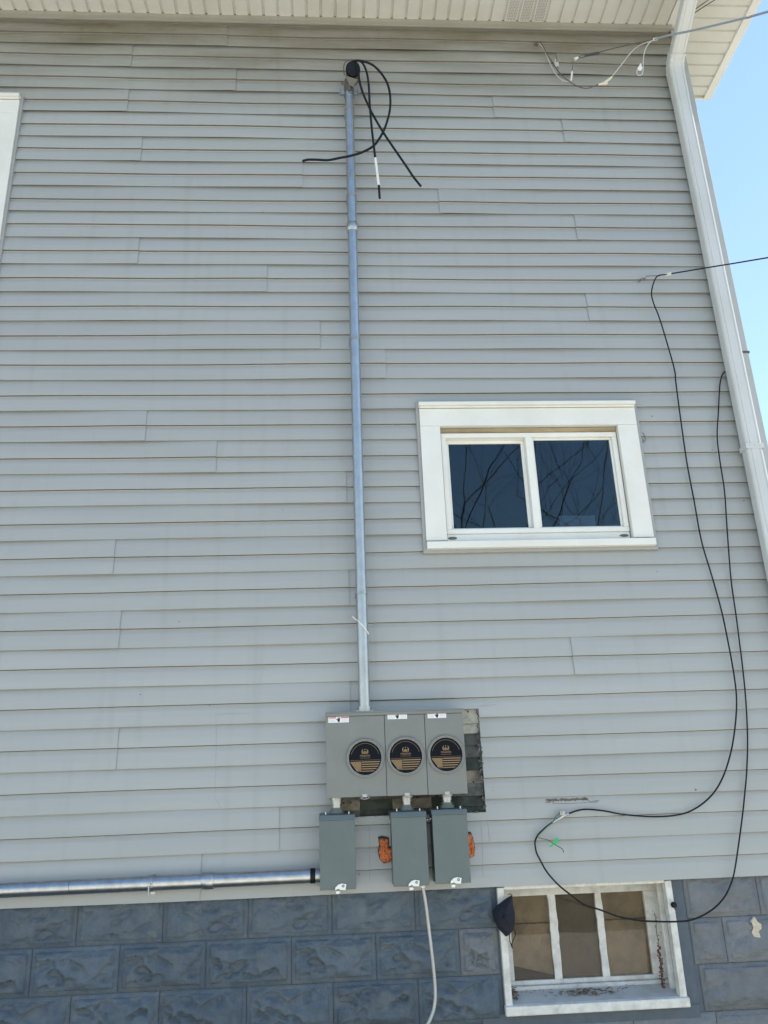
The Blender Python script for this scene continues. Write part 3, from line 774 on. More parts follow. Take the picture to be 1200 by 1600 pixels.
# ------------------------------------------------------------------ meter bank
MY = -.140          # front of covers
BX0, BX1 = ax(509, 1180, MY), ax(727.5, 1180, MY)
BZ0, BZ1 = azz(620, 1243, MY), azz(620, 1111, MY)
mk = thing('meter_bank', 'grey enclosure with three round blanked meter sockets beneath the tall conduit', 'meter box', ((BX0+BX1)/2, 0, BZ0))
b_ = MB(); b_.box(BX0+.004, BX1-.004, MY+.012, -.004, BZ0+.006, BZ1-.004); b_.build('cabinet', M['bankgrey'], mk, bevel=.003)
b_ = MB(); b_.box(BX0, BX1, MY-.004, -.006, BZ1-.003, BZ1+.004); b_.box(BX0, BX1, MY-.006, MY-.002, BZ1-.018, BZ1-.0031); b_.build('rain_hood', M['bankgrey'], mk, bevel=.002)
cuts_ = [BX0, ax(602.5, 1180, MY), ax(666, 1180, MY), BX1]
cents = [(ax(570.5, 1184.5, MY), azz(570.5, 1184.5, MY)), (ax(634, 1181.3, MY), azz(634, 1181.3, MY)), (ax(697, 1178.7, MY), azz(697, 1178.7, MY))]
labs = [(513, 545, 1124.5), (605.5, 636, 1119), (668, 697, 1117.5)]
RO = .0855
def print_disc(mb, cx, cz, y):
    "black blank with gold emblem and flag; mats 0 black 1 gold 2 dim gold"
    r = RO-.006
    mb.disc((cx, cz), r, y, y+.004, 40, 0)
    yy = y-.0006
    # thin arc near the rim
    n = 40
    for k in range(n):
        a0, a1 = R(15)+R(150)*k/n, R(15)+R(150)*(k+1)/n
        for rr_, w_, mi in ((r*.90, .0016, 2),):
            mb.add([(cx+rr_*math.cos(a0), yy, cz+rr_*math.sin(a0)), (cx+rr_*math.cos(a1), yy, cz+rr_*math.sin(a1)), (cx+(rr_-w_)*math.cos(a1), yy, cz+(rr_-w_)*math.sin(a1)), (cx+(rr_-w_)*math.cos(a0), yy, cz+(rr_-w_)*math.sin(a0))], [(0, 1, 2, 3)], mi)
    # dim rule and flag
    def chord(z, f=.96): return math.sqrt(max(0, (r*f)**2-z*z))
    zt = -.017*r/.08
    def strip(z0, z1, xa=None, xb=None, mi=1):
        w0, w1 = chord(z0), chord(z1)
        xa0 = max(-w0, xa) if xa is not None else -w0; xa1 = max(-w1, xa) if xa is not None else -w1
        xb0 = min(w0, xb) if xb is not None else w0; xb1 = min(w1, xb) if xb is not None else w1
        if xb0 <= xa0 or xb1 <= xa1: return
        mb.add([(cx+xa0, yy, cz+z0), (cx+xb0, yy, cz+z0), (cx+xb1, yy, cz+z1), (cx+xa1, yy, cz+z1)], [(0, 1, 2, 3)], mi)
    strip(zt+.006, zt+.0072, mi=2)
    h = .0062
    for i in range(5):
        z1 = zt-i*2*h*.88
        strip(z1-h*.72, z1, xa=-.019 if i < 4 else None, mi=1 if i < 4 else 2)
    # canton: gold field with dark star grid
    strip(zt-.046, zt, xb=-.021, mi=1)
    yy -= .0004
    for i in range(6):
        for j in range(8):
            x_, z_ = -.066+i*.0085+(.004 if j % 2 else 0), zt-.004-j*.0055
            if -chord(z_)*.97 < x_-.002 and x_ < -.022:
                s_ = .0024; mb.add([(cx+x_-s_, yy, cz+z_), (cx+x_, yy, cz+z_-s_), (cx+x_+s_, yy, cz+z_), (cx+x_, yy, cz+z_+s_)], [(0, 1, 2, 3)], 0)
    yy += .0004
    # emblem: three bars between two wing arcs, a dot above
    ez = cz+.030
    for x_, h_ in ((-.0062, .011), (0, .014), (.0062, .011)):
        mb.add([(cx+x_-.0022, yy, ez-.010), (cx+x_+.0022, yy, ez-.010), (cx+x_+.0022, yy, ez-.010+h_), (cx+x_-.0022, yy, ez-.010+h_)], [(0, 1, 2, 3)], 1)
    mb.disc((cx, ez+.011), .0026, yy, yy+.0005, 8, 1)
    for sg in (-1, 1):
        for k in range(8):
            a0, a1 = R(-50)+R(105)*k/8, R(-50)+R(105)*(k+1)/8
            w0, w1 = .0045*math.sin(math.pi*k/8)+.0006, .0045*math.sin(math.pi*(k+1)/8)+.0006
            ra = .0165
            mb.add([(cx+sg*ra*math.cos(a0), yy, ez+ra*math.sin(a0)), (cx+sg*ra*math.cos(a1), yy, ez+ra*math.sin(a1)), (cx+sg*(ra-w1)*math.cos(a1), yy, ez+(ra-w1)*math.sin(a1)), (cx+sg*(ra-w0)*math.cos(a0), yy, ez+(ra-w0)*math.sin(a0))], [(0, 1, 2, 3)], 1)
def text_mesh(body, size, cx, y, cz, name, m, parent):
    cu = bpy.data.curves.new(name, 'FONT'); cu.body = body; cu.size = size; cu.align_x = 'CENTER'; cu.align_y = 'CENTER'
    o = bpy.data.objects.new(name, cu); COL.objects.link(o)
    dg = bpy.context.evaluated_depsgraph_get(); me = bpy.data.meshes.new_from_object(o.evaluated_get(dg))
    bpy.data.objects.remove(o)
    for v in me.vertices:
        x_, y_ = v.co.x, v.co.y; v.co = Vector((cx+x_, y, cz+y_))-ORG[parent.name]
    me.materials.clear(); me.materials.append(m)
    t = bpy.data.objects.new(name, me); COL.objects.link(t); t.parent = parent; ORG[t.name] = ORG[parent.name]
    return t
for i in range(3):
    xa, xb = cuts_[i]+.0015, cuts_[i+1]-.0015
    cx, cz = cents[i]
    cv = MB(); zb = BZ0+(.0, -.001, -.002)[i]; zt_ = BZ1-.019
    # cover plate with a round opening: annulus stitched to the rectangle
    n = 48; ro = RO+.001; inner = [(cx+ro*math.cos(2*math.pi*k/n), cz+ro*math.sin(2*math.pi*k/n)) for k in range(n)]
    def ray(a):
        dx, dz = math.cos(a), math.sin(a); ts = []
        if dx > 1e-9: ts.append((xb-cx)/dx)
        if dx < -1e-9: ts.append((xa-cx)/dx)
        if dz > 1e-9: ts.append((zt_-cz)/dz)
        if dz < -1e-9: ts.append((zb-cz)/dz)
        t = min(ts); return (cx+dx*t, cz+dz*t)
    angs = sorted([2*math.pi*k/n for k in range(n)]+[math.atan2(z_-cz, x_-cx) % (2*math.pi) for x_ in (xa, xb) for z_ in (zb, zt_)])
    n = len(angs); inner = [(cx+ro*math.cos(a), cz+ro*math.sin(a)) for a in angs]; outer = [ray(a) for a in angs]
    vs = [(x_, MY, z_) for x_, z_ in inner]+[(x_, MY, z_) for x_, z_ in outer]+[(x_, MY+.0115, z_) for x_, z_ in outer]+[(x_, MY+.0115, z_) for x_, z_ in inner]
    fs = []
    for k in range(n):
        j = (k+1) % n
        fs += [(k, j, n+j, n+k), (n+k, n+j, 2*n+j, 2*n+k), (k, 3*n+k, 3*n+j, j)]
    cv.add(vs, fs); cvo = cv.build('cover', M['bankgrey'], mk, bevel=.0015)
    # raised collar, ring, blank
    rg_ = MB(); rg_.disc((cx, cz), RO+.0085, MY-.012, MY+.0005, 48, 0, RO-.001)
    rg_.build('ring', M['bankgrey'], cvo, bevel=.005)
    rg_ = MB(); rg_.disc((cx, cz), RO-.0011, MY-.009, MY+.008, 48, 0, RO-.0035); rg_.build('inner_ring', M['zinc'], cvo, bevel=.001)
    pd = MB(); print_disc(pd, cx, cz, MY-.004); pdo = pd.build('blank_disc', [M['blackmetal'], M['gold'], M['golddim']], cvo)
    text_mesh('MILBANK', .0125, cx, MY-.0048, cz+.0105, 'lettering', M['gold'], cvo)
    ln = MB(); ln.box(cx-.026, cx+.026, MY-.0047, MY-.004, cz-.0005, cz+.0008); ln.build('printed_line', M['golddim'], cvo)
    # warning label
    l0, l1, ly = labs[i]; c_ = at((l0+l1)/2, ly, MY); w_ = abs(ax(l1, ly, MY)-ax(l0, ly, MY)); hh = .0285
    x0_, z0_ = c_.x-w_/2, c_.z-hh/2; y_ = MY-.0008
    lb = MB(); lb.box(x0_, x0_+w_, y_, MY, z0_, z0_+hh, 0)
    yk = y_-.0003
    def rq(xa_, xb_, za_, zb_, mi): lb.add([(xa_, yk, za_), (xb_, yk, za_), (xb_, yk, zb_), (xa_, yk, zb_)], [(0, 1, 2, 3)], mi)
    rq(x0_+.002, x0_+w_*.38, z0_+hh*.74, z0_+hh*.93, 1); rq(x0_+w_*.62, x0_+w_-.002, z0_+hh*.74, z0_+hh*.93, 1)
    for k in range(4):
        zz = z0_+hh*(.60-.15*k)
        rq(x0_+.003, x0_+w_*(.36-.03*(k % 2)), zz-.0011, zz, 2); rq(x0_+w_*.64, x0_+w_*(.97-.04*(k % 2)), zz-.0011, zz, 2)
    hc = (x0_+w_*.5, z0_+hh*.45)
    lb.prism([(hc[0]-.006, hc[1]-.004), (hc[0]-.002, hc[1]-.011), (hc[0]+.005, hc[1]-.010), (hc[0]+.008, hc[1]+.002), (hc[0]+.004, hc[1]+.004), (hc[0]-.003, hc[1]+.003)], yk-.0002, y_, 3)
    for f_ in range(4):
        fx = hc[0]-.0035+f_*.0034; lb.prism([(fx-.0012, hc[1]), (fx+.0012, hc[1]), (fx+.0016, hc[1]+.011+(.002 if f_ in (1, 2) else 0)), (fx-.0008, hc[1]+.011+(.002 if f_ in (1, 2) else 0))], yk-.0002, y_, 3)
    lb.prism([(hc[0]-.006, hc[1]-.003), (hc[0]-.012, hc[1]+.004), (hc[0]-.010, hc[1]+.006), (hc[0]-.003, hc[1]+.001)], yk-.0002, y_, 3)
    lb.build('warning_label', [M['paper'], M['red'], M['greyink'], M['ink']], cvo)
    # latch under the cover
    lx = ax((570, 636.5, 699)[i], 1243, MY); la = MB()
    la.box(lx-.012, lx+.012, MY-.004, MY+.004, zb-.003, zb+.012)
    la.tube([(lx-.012, MY-.006, zb-.001), (lx-.020, MY-.012, zb-.007), (lx, MY-.016, zb-.012), (lx+.020, MY-.012, zb-.006), (lx+.022, MY-.006, zb+.001), (lx+.008, MY-.005, zb+.006)], .0022, 6, sub=4)
    la.tube([(lx, MY-.005, zb+.002), (lx, MY-.011, zb+.002)], .005, 8)
    la.build('latch', M['zinc'], cvo)
hb = MB(); hx = ax(569.5, 1104, -.07)
hb.disc((hx, 0), .040, 0, 0, 6) if False else None
hb.box(hx-.045, hx+.045, -.11, -.025, BZ1+.0041, BZ1+.010); hb.tube([(hx, -.067, BZ1+.006), (hx, -.067, BZ1+.034)], .037, 20)
for sx in (-.038, .038): hb.tube([(hx+sx, -.10, BZ1+.008), (hx+sx, -.10, BZ1+.015)], .005, 6)
hb.build('hub', M['zinc'], mk, bevel=.001)
# screws on top of the bank
sb = MB()
for px in (600, 617, 634, 655, 668): 
    q = at(px, 1106.5, -.03); sb.tube([(q.x, -.02, BZ1+.003), (q.x, -.02, BZ1+.012)], .005, 6)
sb.build('top_bolt', M['darkgap'], mk)

# ------------------------------------------------------------------ breaker boxes
DYF = -.150
bw_, bh_ = .171, .341
box = thing('breaker_box', 'dark grey breaker box on the left, joined to the horizontal conduit', 'breaker box', (0, 0, 0), 'breaker boxes under the meter bank')
o_ = MB(); o_.box(-bw_/2+.003, bw_/2-.003, DYF+.012, -.004, .003, bh_-.014); o_.build('cabinet', M['boxgrey'], box, bevel=.002)
o_ = MB(); o_.box(-bw_/2, bw_/2, DYF, DYF+.0115, -.002, bh_-.033); o_.build('door', M['boxgrey'], box, bevel=.003)
o_ = MB()
o_.hexa([(-bw_/2-.002, DYF-.006, bh_-.034), (bw_/2+.002, DYF-.006, bh_-.034), (bw_/2+.002, DYF+.004, bh_-.010), (-bw_/2-.002, DYF+.004, bh_-.010),
         (-bw_/2-.002, -.005, bh_-.034), (bw_/2+.002, -.005, bh_-.034), (bw_/2+.002, -.005, bh_+.004), (-bw_/2-.002, -.005, bh_+.004)])
o_.build('rain_hood', M['boxgrey'], box, bevel=.003)
o_ = MB(); yb = DYF-.002
o_.prism([(-.014, -.001), (.002, .004), (.010, -.001), (.034, -.003), (.038, .020), (.018, .024), (.002, .020), (-.012, .008)], yb-.006, yb, 0)
o_.disc((.024, .014), .006, yb-.009, yb-.0062, 12, 1, .003)
o_.prism([(-.008, -.018), (.004, -.018), (.008, -.012), (.002, -.008), (-.010, -.009)], yb-.004, yb+.01, 0)
o_.box(-.020, .0, yb-.0005, yb+.002, -.004, .006, 1)
o_.build('hasp', [M['whiteplastic'], M['castgrey']], box, bevel=.001)
hub = MB(); hub.tube([(0, -.075, bh_-.004), (0, -.075, bh_+.012)], .036, 20, 0); hub.tube([(0, -.075, bh_+.012), (0, -.075, bh_+.024)], .028, 20, 0)
hubo = hub.build('hub', M['boxgrey'], box)
for sx, sz in ((-bw_/2-.004, bh_-.05), (bw_/2+.004, bh_-.05), (-.055, bh_+.006), (.058, bh_+.004)):
    o_ = MB()
    if abs(sx) > .08: o_.tube([(sx, DYF+.02, sz), (sx+math.copysign(.006, sx), DYF+.02, sz)], .004, 8)
    else: o_.tube([(sx, DYF+.02, sz-.012), (sx, DYF+.02, sz)], .004, 8)
    o_.build('screw', M['zinc'], box)
bpos = [(ax(499.5, 1340, DYF), azz(520, 1390, DYF)), (ax(613.3, 1340, DYF), azz(640, 1384, DYF)), (ax(678.5, 1340, DYF), azz(700, 1380, DYF))]
blab = [None, 'dark grey breaker box in the middle with a thin pipe leaving its bottom', 'dark grey breaker box at the right end of the row']
boxes = [box]
hubdx = [ -.008, .0, .003 ]
for i in range(1, 3):
    c = copy_tree(box); c['label'] = blab[i]; boxes.append(c)
for i, b in enumerate(boxes): b.location = (bpos[i][0]+bw_/2, 0, bpos[i][1])
# nipples between bank and boxes
for i, px in enumerate((525, 636.5, 698)):
    x_ = boxes[i].location.x; z0 = bpos[i][1]+bh_+.022
    nx = x_; n_ = MB(); n_.tube([(nx, -.075, z0), (nx, -.075, BZ0+.006)], .0225, 20)
    no = n_.build('conduit_nipple', M['zinc'], None, org=(nx, -.075, z0))
    tag(no, ['short zinc conduit nipple above the left breaker box', 'short zinc conduit nipple above the middle breaker box', 'short zinc conduit nipple above the rightmost breaker box'][i], 'conduit', 'conduit nipples between meter bank and boxes')
    l_ = MB(); l_.tube([(nx, -.075, BZ0-.012), (nx, -.075, BZ0+.004)], .029, 8); l_.tube([(nx, -.075, BZ0-.028), (nx, -.075, BZ0-.0125)], .0255, 20)
    l_.build('locknut', M['zinc'], no)
# screw anchors between boxes (small bolts on the bare wall)

# ------------------------------------------------------------------ tall conduit mast
CY = -.067
def cpt(py, Y=CY):
    t = (py-150)/(1104-150); return at(545+(569.5-545)*t, py, Y)
top, bot = cpt(147), Vector((hx, CY, BZ1+.03))
ms = thing('conduit_mast', 'tall galvanised conduit rising from the meter bank to the weatherhead', 'conduit', tuple(bot))
cu_z = cpt(356).z
def on_mast(z): 
    t = (z-bot.z)/(top.z-bot.z); return bot.lerp(top, t)
def mast_c(z): 
    p = on_mast(z); p.x += .002*math.sin(z*1.3); return p
zs = [bot.z-.008+i*(cu_z-bot.z)/18 for i in range(19)]
m_ = MB(); m_.tube([mast_c(z) for z in zs], .0295, 24); m_.build('pipe', M['galv'], ms)
m_ = MB(); m_.tube([mast_c(z) for z in [cu_z+i*(top.z-cu_z)/8 for i in range(9)]], .0292, 24); m_.build('pipe', M['galv'], ms)
m_ = MB(); m_.tube([mast_c(cu_z-.03), mast_c(cu_z-.027), mast_c(cu_z+.027), mast_c(cu_z+.03)], .0345, 24, rr=[.032, .0355, .0355, .032]); m_.build('coupling', M['galv'], ms)
for py in (172, 307, 530, 926):
    z = cpt(py).z; c = mast_c(z); s_ = MB(); pts = []
    for k in range(13):
        a = math.pi*k/12; pts.append((c.x+.0315*math.cos(a), c.y-.0315*math.sin(a), z))
    full = [(c.x+.037, -.002, z), (c.x+.034, -.002, z), (c.x+.0315, c.y, z)]+pts[1:-1]+[(c.x-.0315, c.y, z), (c.x-.034, -.002, z), (c.x-.037, -.002, z)]
    for (p, q_) in zip(full, full[1:]):
        p, q_ = Vector(p), Vector(q_); d = (q_-p).normalized(); nn = Vector((-d.y, d.x, 0))*.0012
        s_.hexa([p-nn-Vector((0, 0, .012)), q_-nn-Vector((0, 0, .012)), q_-nn+Vector((0, 0, .012)), p-nn+Vector((0, 0, .012)), p+nn-Vector((0, 0, .012)), q_+nn-Vector((0, 0, .012)), q_+nn+Vector((0, 0, .012)), p+nn+Vector((0, 0, .012))])
    s_.tube([(c.x, c.y-.030, z), (c.x, c.y-.044, z)], .0065, 8); s_.box(c.x-.012, c.x+.012, c.y-.036, c.y-.031, z-.008, z+.008)
    s_.build('strap', M['zinc'], ms)
# zip tie
zt0 = at(558, 966, CY-.03).z; zt1 = at(574, 989, CY-.03).z; c = mast_c((zt0+zt1)/2); s_ = MB(); pts = []
for k in range(25):
    a = 2*math.pi*k/24; pts.append((c.x+.032*math.cos(a), c.y+.032*math.sin(a), (zt0+zt1)/2-(zt0-zt1)/2*math.cos(a)))
s_.tube(pts, .003, 6, cap=False); s_.tube([(c.x-.034, c.y-.016, zt0-.004), (c.x-.052, c.y-.02, zt0+.012)], .0025, 6)
zo = s_.build('zip_tie', M['whiteplastic'], None, org=(c.x, c.y, zt1)); tag(zo, 'white zip tie slanting round the tall conduit above the meter bank', 'zip tie')

# ------------------------------------------------------------------ weatherhead
wb = mast_c(top.z)
wh = thing('weatherhead', 'cast metal weatherhead cap with dark round mouth on top of the tall conduit', 'weatherhead', tuple(wb))
n_ = MB(); n_.tube([wb+Vector((0, 0, -.02)), wb+Vector((0, 0, .05)), wb+Vector((0, -.002, .12))], .034, 20, rr=[.0335, .0335, .030]); n_.box(wb.x-.012, wb.x+.012, wb.y-.045, wb.y-.030, wb.z-.005, wb.z+.045)
n_.build('neck', M['castgrey'], wh, bevel=.002)
ct = at(551.5, 108, -.13)
# hood: dome tilted forward
n_ = MB(); prof = [(-.0, .058), (.02, .060), (.05, .058), (.08, .048), (.10, .030), (.11, .008)]
ax_d = Vector((.02, 1, .25)).normalized(); u_ = Vector((1, 0, 0)); v_ = ax_d.cross(u_).normalized()*-1
vs = []; K = 24
for d, r_ in prof:
    for k in range(K):
        a = 2*math.pi*k/K; vs.append(ct+ax_d*d+u_*math.cos(a)*r_*.86+v_*math.sin(a)*r_*1.05)
n_.add(vs, [(j*K+k, j*K+(k+1) % K, (j+1)*K+(k+1) % K, (j+1)*K+k) for j in range(len(prof)-1) for k in range(K)], 0, True); n_.f.append([len(n_.v)-K+k for k in range(K)]); n_.m.append(0); n_.sm.append(False)
n_.build('hood', M['castgrey'], wh)
n_ = MB(); vs = [ct-ax_d*.006+u_*math.cos(2*math.pi*k/K)*.046+v_*math.sin(2*math.pi*k/K)*.056 for k in range(K)]
ve = [ct+ax_d*.004+u_*math.cos(2*math.pi*k/K)*.046+v_*math.sin(2*math.pi*k/K)*.056 for k in range(K)]
n_.add(vs+ve, [tuple(range(K))]+[(k, (k+1) % K, K+(k+1) % K, K+k) for k in range(K)]); n_.build('wire_seal', M['black'], wh)
n_ = MB()
p0 = at(541, 121, -.125); p1 = at(559, 127, -.125)
n_.hexa([at(539, 118, -.15), at(546, 134, -.11), at(552, 136, -.11), at(560, 124, -.15), at(539, 118, -.10), at(546, 134, -.07), at(552, 136, -.07), at(560, 124, -.10)])
n_.tube([at(538, 117, -.13), at(537, 104, -.12), at(541, 96, -.10), at(550, 93, -.09)], .0045, 6, sub=3)
n_.tube([at(536, 133, -.10), at(534.5, 129, -.115)], .007, 8); n_.tube([at(554, 134, -.11), at(560, 127, -.12)], .006, 8)
n_.build('clamp_plate', M['castgrey'], wh, bevel=.002)
n_ = MB()
for sx in (-1, 1):
    c = wb+Vector((sx*.05, -.02, -.012)); 
    n_.box(c.x-.018, c.x+.018, c.y-.006, c.y+.0, c.z-.014, c.z+.014); n_.tube([c+Vector((0, -.016, .0)), c+Vector((0, .02, .0))], .008, 8); n_.tube([c+Vector((sx*.012, -.010, -.02)), c+Vector((sx*.012, -.010, .02))], .006, 8)
n_.tube([wb+Vector((0, 0, -.032)), wb+Vector((0, 0, -.004))], .0345, 20)
n_.build('mast_strap', M['galvh'], wh)

# ------------------------------------------------------------------ service conductors
def zp(x, y, Y): return at(450+x/4.8, 70+y/4.8, Y)
def cable(name, pts, r, m, label, cat, group=None, sub=6, n=8):
    c = MB(); c.tube(pts, r, n, sub=sub); o = c.build(name, m, None, org=tuple(pts[0])); return tag(o, label, cat, group)
L1 = [(500, 150), (497, 122), (530, 118), (580, 128), (640, 155), (700, 215), (745, 290), (766, 380), (765, 480), (745, 570), (710, 660), (650, 750), (570, 800), (480, 830), (380, 850), (300, 865), (220, 862), (150, 862), (108, 872)]
yd = [-.12, -.15, -.16, -.17, -.18, -.19, -.20, -.21, -.21, -.20, -.19, -.18, -.17, -.165, -.15, -.14, -.13, -.12, -.11]
cable('service_cable', [zp(x, y, d) for (x, y), d in zip(L1, yd)], .0078, M['black'], 'black service cable looping right then back left with its cut end pointing left', 'cable', 'service cables from the weatherhead')
L2 = [(505, 175), (508, 130), (530, 118), (560, 138), (590, 205), (605, 300), (612, 430), (620, 540), (632, 660), (645, 770), (655, 850)]
pts = [zp(x, y, -.13-.01*i) for i, (x, y) in enumerate(L2)]
o = cable('service_cable', pts, .0075, M['black'], 'black service cable hanging down and wrapped in white tape near its end', 'cable', 'service cables from the weatherhead')
t_ = MB(); t_.tube([pts[-1], zp(668, 950, -.235), zp(681, 1055, -.237)], .0082, 8); t_.build('tape_band', M['whiteplastic'], o)
t_ = MB(); t_.tube([zp(681, 1055, -.237), zp(688, 1150, -.24)], .0075, 8); t_.build('cable_tip', M['black'], o)
L3 = [(488, 160), (490, 120), (512, 140), (525, 200), (540, 290), (565, 370), (600, 450), (640, 530), (710, 650), (790, 770), (880, 900), (940, 990), (996, 1060)]
cable('service_cable', [zp(x, y, -.13-.008*i) for i, (x, y) in enumerate(L3)], .0078, M['black'], 'black service cable slanting down to the right to a plain cut end', 'cable', 'service cables from the weatherhead')

# ------------------------------------------------------------------ horizontal conduit
PY = -.052
A0, A1 = at(0, 1391.5, PY), at(499, 1368, PY)
A0 = A1+(A0-A1)*1.6
hcn = thing('horizontal_conduit', 'horizontal galvanised conduit running left along the bottom of the siding', 'conduit', tuple(A1))
def hp(px): 
    x = ax(px, 1390, PY); t = (x-A1.x)/(A0.x-A1.x); return A1.lerp(A0, t)
c = MB(); c.tube([hp(326), hp(200), hp(110)], .0335, 24); c.build('pipe', M['galvh'], hcn)
c = MB(); c.tube([hp(109.4), hp(0), A0], .0333, 24); c.build('pipe', M['galvh'], hcn)
c = MB(); c.tube([hp(487), hp(400), hp(331)], .033, 24); c.build('pipe', M['galvh'], hcn)
c = MB(); c.tube([hp(334), hp(333), hp(316), hp(315)], .037, 24, rr=[.036, .039, .039, .036]); c.build('coupling', M['galvh'], hcn)
c = MB(); c.tube([hp(493), hp(485)], .0345, 20); c.build('bushing', M['black'], hcn)
c = MB(); c.tube([hp(500), hp(493)], .031, 20); c.build('connector', M['zinc'], hcn)
z = hp(236); c = MB(); pts = [(z.x, PY-.0355*math.sin(a), z.z+.0355*math.cos(a)) for a in [math.pi*k/12 for k in range(13)]]
pts = [(z.x, -.002, z.z+.037)]+pts+[(z.x, -.002, z.z-.037), (z.x, -.002, z.z-.05)]
for p, q_ in zip(pts, pts[1:]):
    p, q_ = Vector(p), Vector(q_); d = (q_-p).normalized(); nn = d.cross(Vector((1, 0, 0)))*.0013; ex = Vector((.011, 0, 0))
    c.hexa([p-nn-ex, q_-nn-ex, q_-nn+ex, p-nn+ex, p+nn-ex, q_+nn-ex, q_+nn+ex, p+nn+ex])
c.tube([(z.x, PY-.035, z.z-.004), (z.x, PY-.050, z.z-.004)], .007, 8); c.tube([(z.x-.004, PY-.04, z.z-.01), (z.x-.002, PY-.045, z.z-.05)], .004, 6)
c.build('strap', M['zinc'], hcn)

# thin pipe out of the middle box
q = boxes[1].location; pts = [at(660, 1383, -.09), at(665, 1410, -.085), at(670, 1450, -.07), at(676, 1500, -.05), at(680, 1545, -.04), at(679, 1570, -.038), at(674, 1588, -.04), at(664, 1606, -.045)]
pts.append(pts[-1]+Vector((-.10, .0, -.10))); pts.append(pts[-1]+Vector((-.03, 0, -.18))); pts.append(Vector((pts[-1].x, -.05, 0.0)))
tp = thing('thin_conduit', 'thin bent grey pipe dropping from the middle breaker box over the block foundation', 'conduit', tuple(pts[-1]))
c = MB(); c.tube(pts, .0078, 12, sub=6); c.build('pipe', M['emt'], tp)
c = MB(); c.tube([pts[0]+Vector((0, 0, .012)), pts[0]+Vector((0.001, 0, -.012))], .0125, 12); c.build('connector', M['whiteplastic'], tp)

# ------------------------------------------------------------------ downspout
DX0, DX1 = 2.457, 2.556; DYF_, DYB = -.096, -.016
dsp = thing('downspout', 'white aluminium downspout running down the right corner of the house', 'downspout', (2.5, -.05, 0))
def rrect(hw, hd, rc=.018, n=5, ribs=True):
    o = []
    for sx, sy, a0 in ((1, -1, -90), (1, 1, 0), (-1, 1, 90), (-1, -1, 180)):
        for k in range(n+1):
            a = R(a0+90*k/n); o.append((sx*(hw-rc)+rc*math.cos(a), sy*(hd-rc)+rc*math.sin(a)))
        if ribs and sx == -1 and sy == -1:
            for u in (-.30, -.285, -.245, -.23, .23, .245, .285, .30):    # ribs pressed in the front face
                o.append((u*hw*2, -hd+(.003 if .24 < abs(u) < .29 else 0)))
    return o
def loft(mb, path, hw, hd, scales=None, ribs=True):
    sec = rrect(hw, hd, ribs=ribs); n = len(sec); vs = []
    P_ = [Vector(p) for p in path]
    for i, p in enumerate(P_):
        T = (P_[min(i+1, len(P_)-1)]-P_[max(i-1, 0)]).normalized()
        X = Vector((1, 0, 0)); X = (X-T*X.dot(T)).normalized(); Yv = T.cross(X).normalized()
        if Yv.y < 0 and abs(Yv.y) > .1 or (abs(Yv.y) <= .1 and Yv.z < 0): Yv = -Yv
        s_ = scales[i] if scales else 1
        for u, v in sec: vs.append(p+X*u*s_+Yv*v*s_)
    mb.add(vs, [(i*n+k, i*n+(k+1) % n, (i+1)*n+(k+1) % n, (i+1)*n+k) for i in range(len(P_)-1) for k in range(n)])
    return mb
hw, hd = (DX1-DX0)/2, (DYB-DYF_)/2; dcx, dcy = (DX0+DX1)/2, (DYF_+DYB)/2
zs1, zs2 = azz(1060, 150, -.09), azz(1170, 697, -.09)
d = MB(); loft(d, [(dcx, dcy, .15), (dcx, dcy, zs2)], hw, hd); d.build('pipe', M['downspout'], dsp)
d = MB(); loft(d, [(dcx, dcy, zs2-.02), (dcx, dcy, zs1)], hw*1.02, hd*1.02); d.build('pipe', M['downspout'], dsp)
d = MB(); ze = 6.49; pth = [(dcx, dcy, zs1-.03), (dcx, dcy, ze)]
for k in range(9):
    a = R(62)*k/8; pth.append((dcx, dcy-.14*(1-math.cos(a)), ze+.14*math.sin(a)))
    if k in (1, 3, 5): pth.append((dcx, dcy-.14*(1-math.cos(a+.02)), ze+.14*math.sin(a+.02)))
sc = [1.04, 1.10]+[1.14 if i % 3 else 1.09 for i in range(len(pth)-2)]
lastp = Vector(pth[-1]); dirn = Vector((0, -math.sin(R(62)), math.cos(R(62))))
loft(d, pth, hw, hd, sc); d.build('elbow', M['downspout'], dsp)
d = MB(); p2 = lastp+dirn*.53; loft(d, [lastp-dirn*.02, p2, p2+Vector((0, -.03, .06)), p2+Vector((0, -.03, .15))], hw*1.0, hd*1.0); d.build('offset_pipe', M['downspout'], dsp)
for zz in (zs2,):
    d = MB(); d.box(DX0-.003, DX1+.003, DYF_-.004, DYF_-.001, zz-.016, zz+.016); d.box(DX0-.005, DX0-.002, DYF_-.004, DYB, zz-.016, zz+.016); d.box(DX1+.002, DX1+.005, DYF_-.004, DYB, zz-.016, zz+.016)
    for u in (.02, .05, .08): d.disc((DX0+u, zz), .004, DYF_-.007, DYF_-.004, 8)
    d.build('strap', M['downspout'], dsp, bevel=.001)

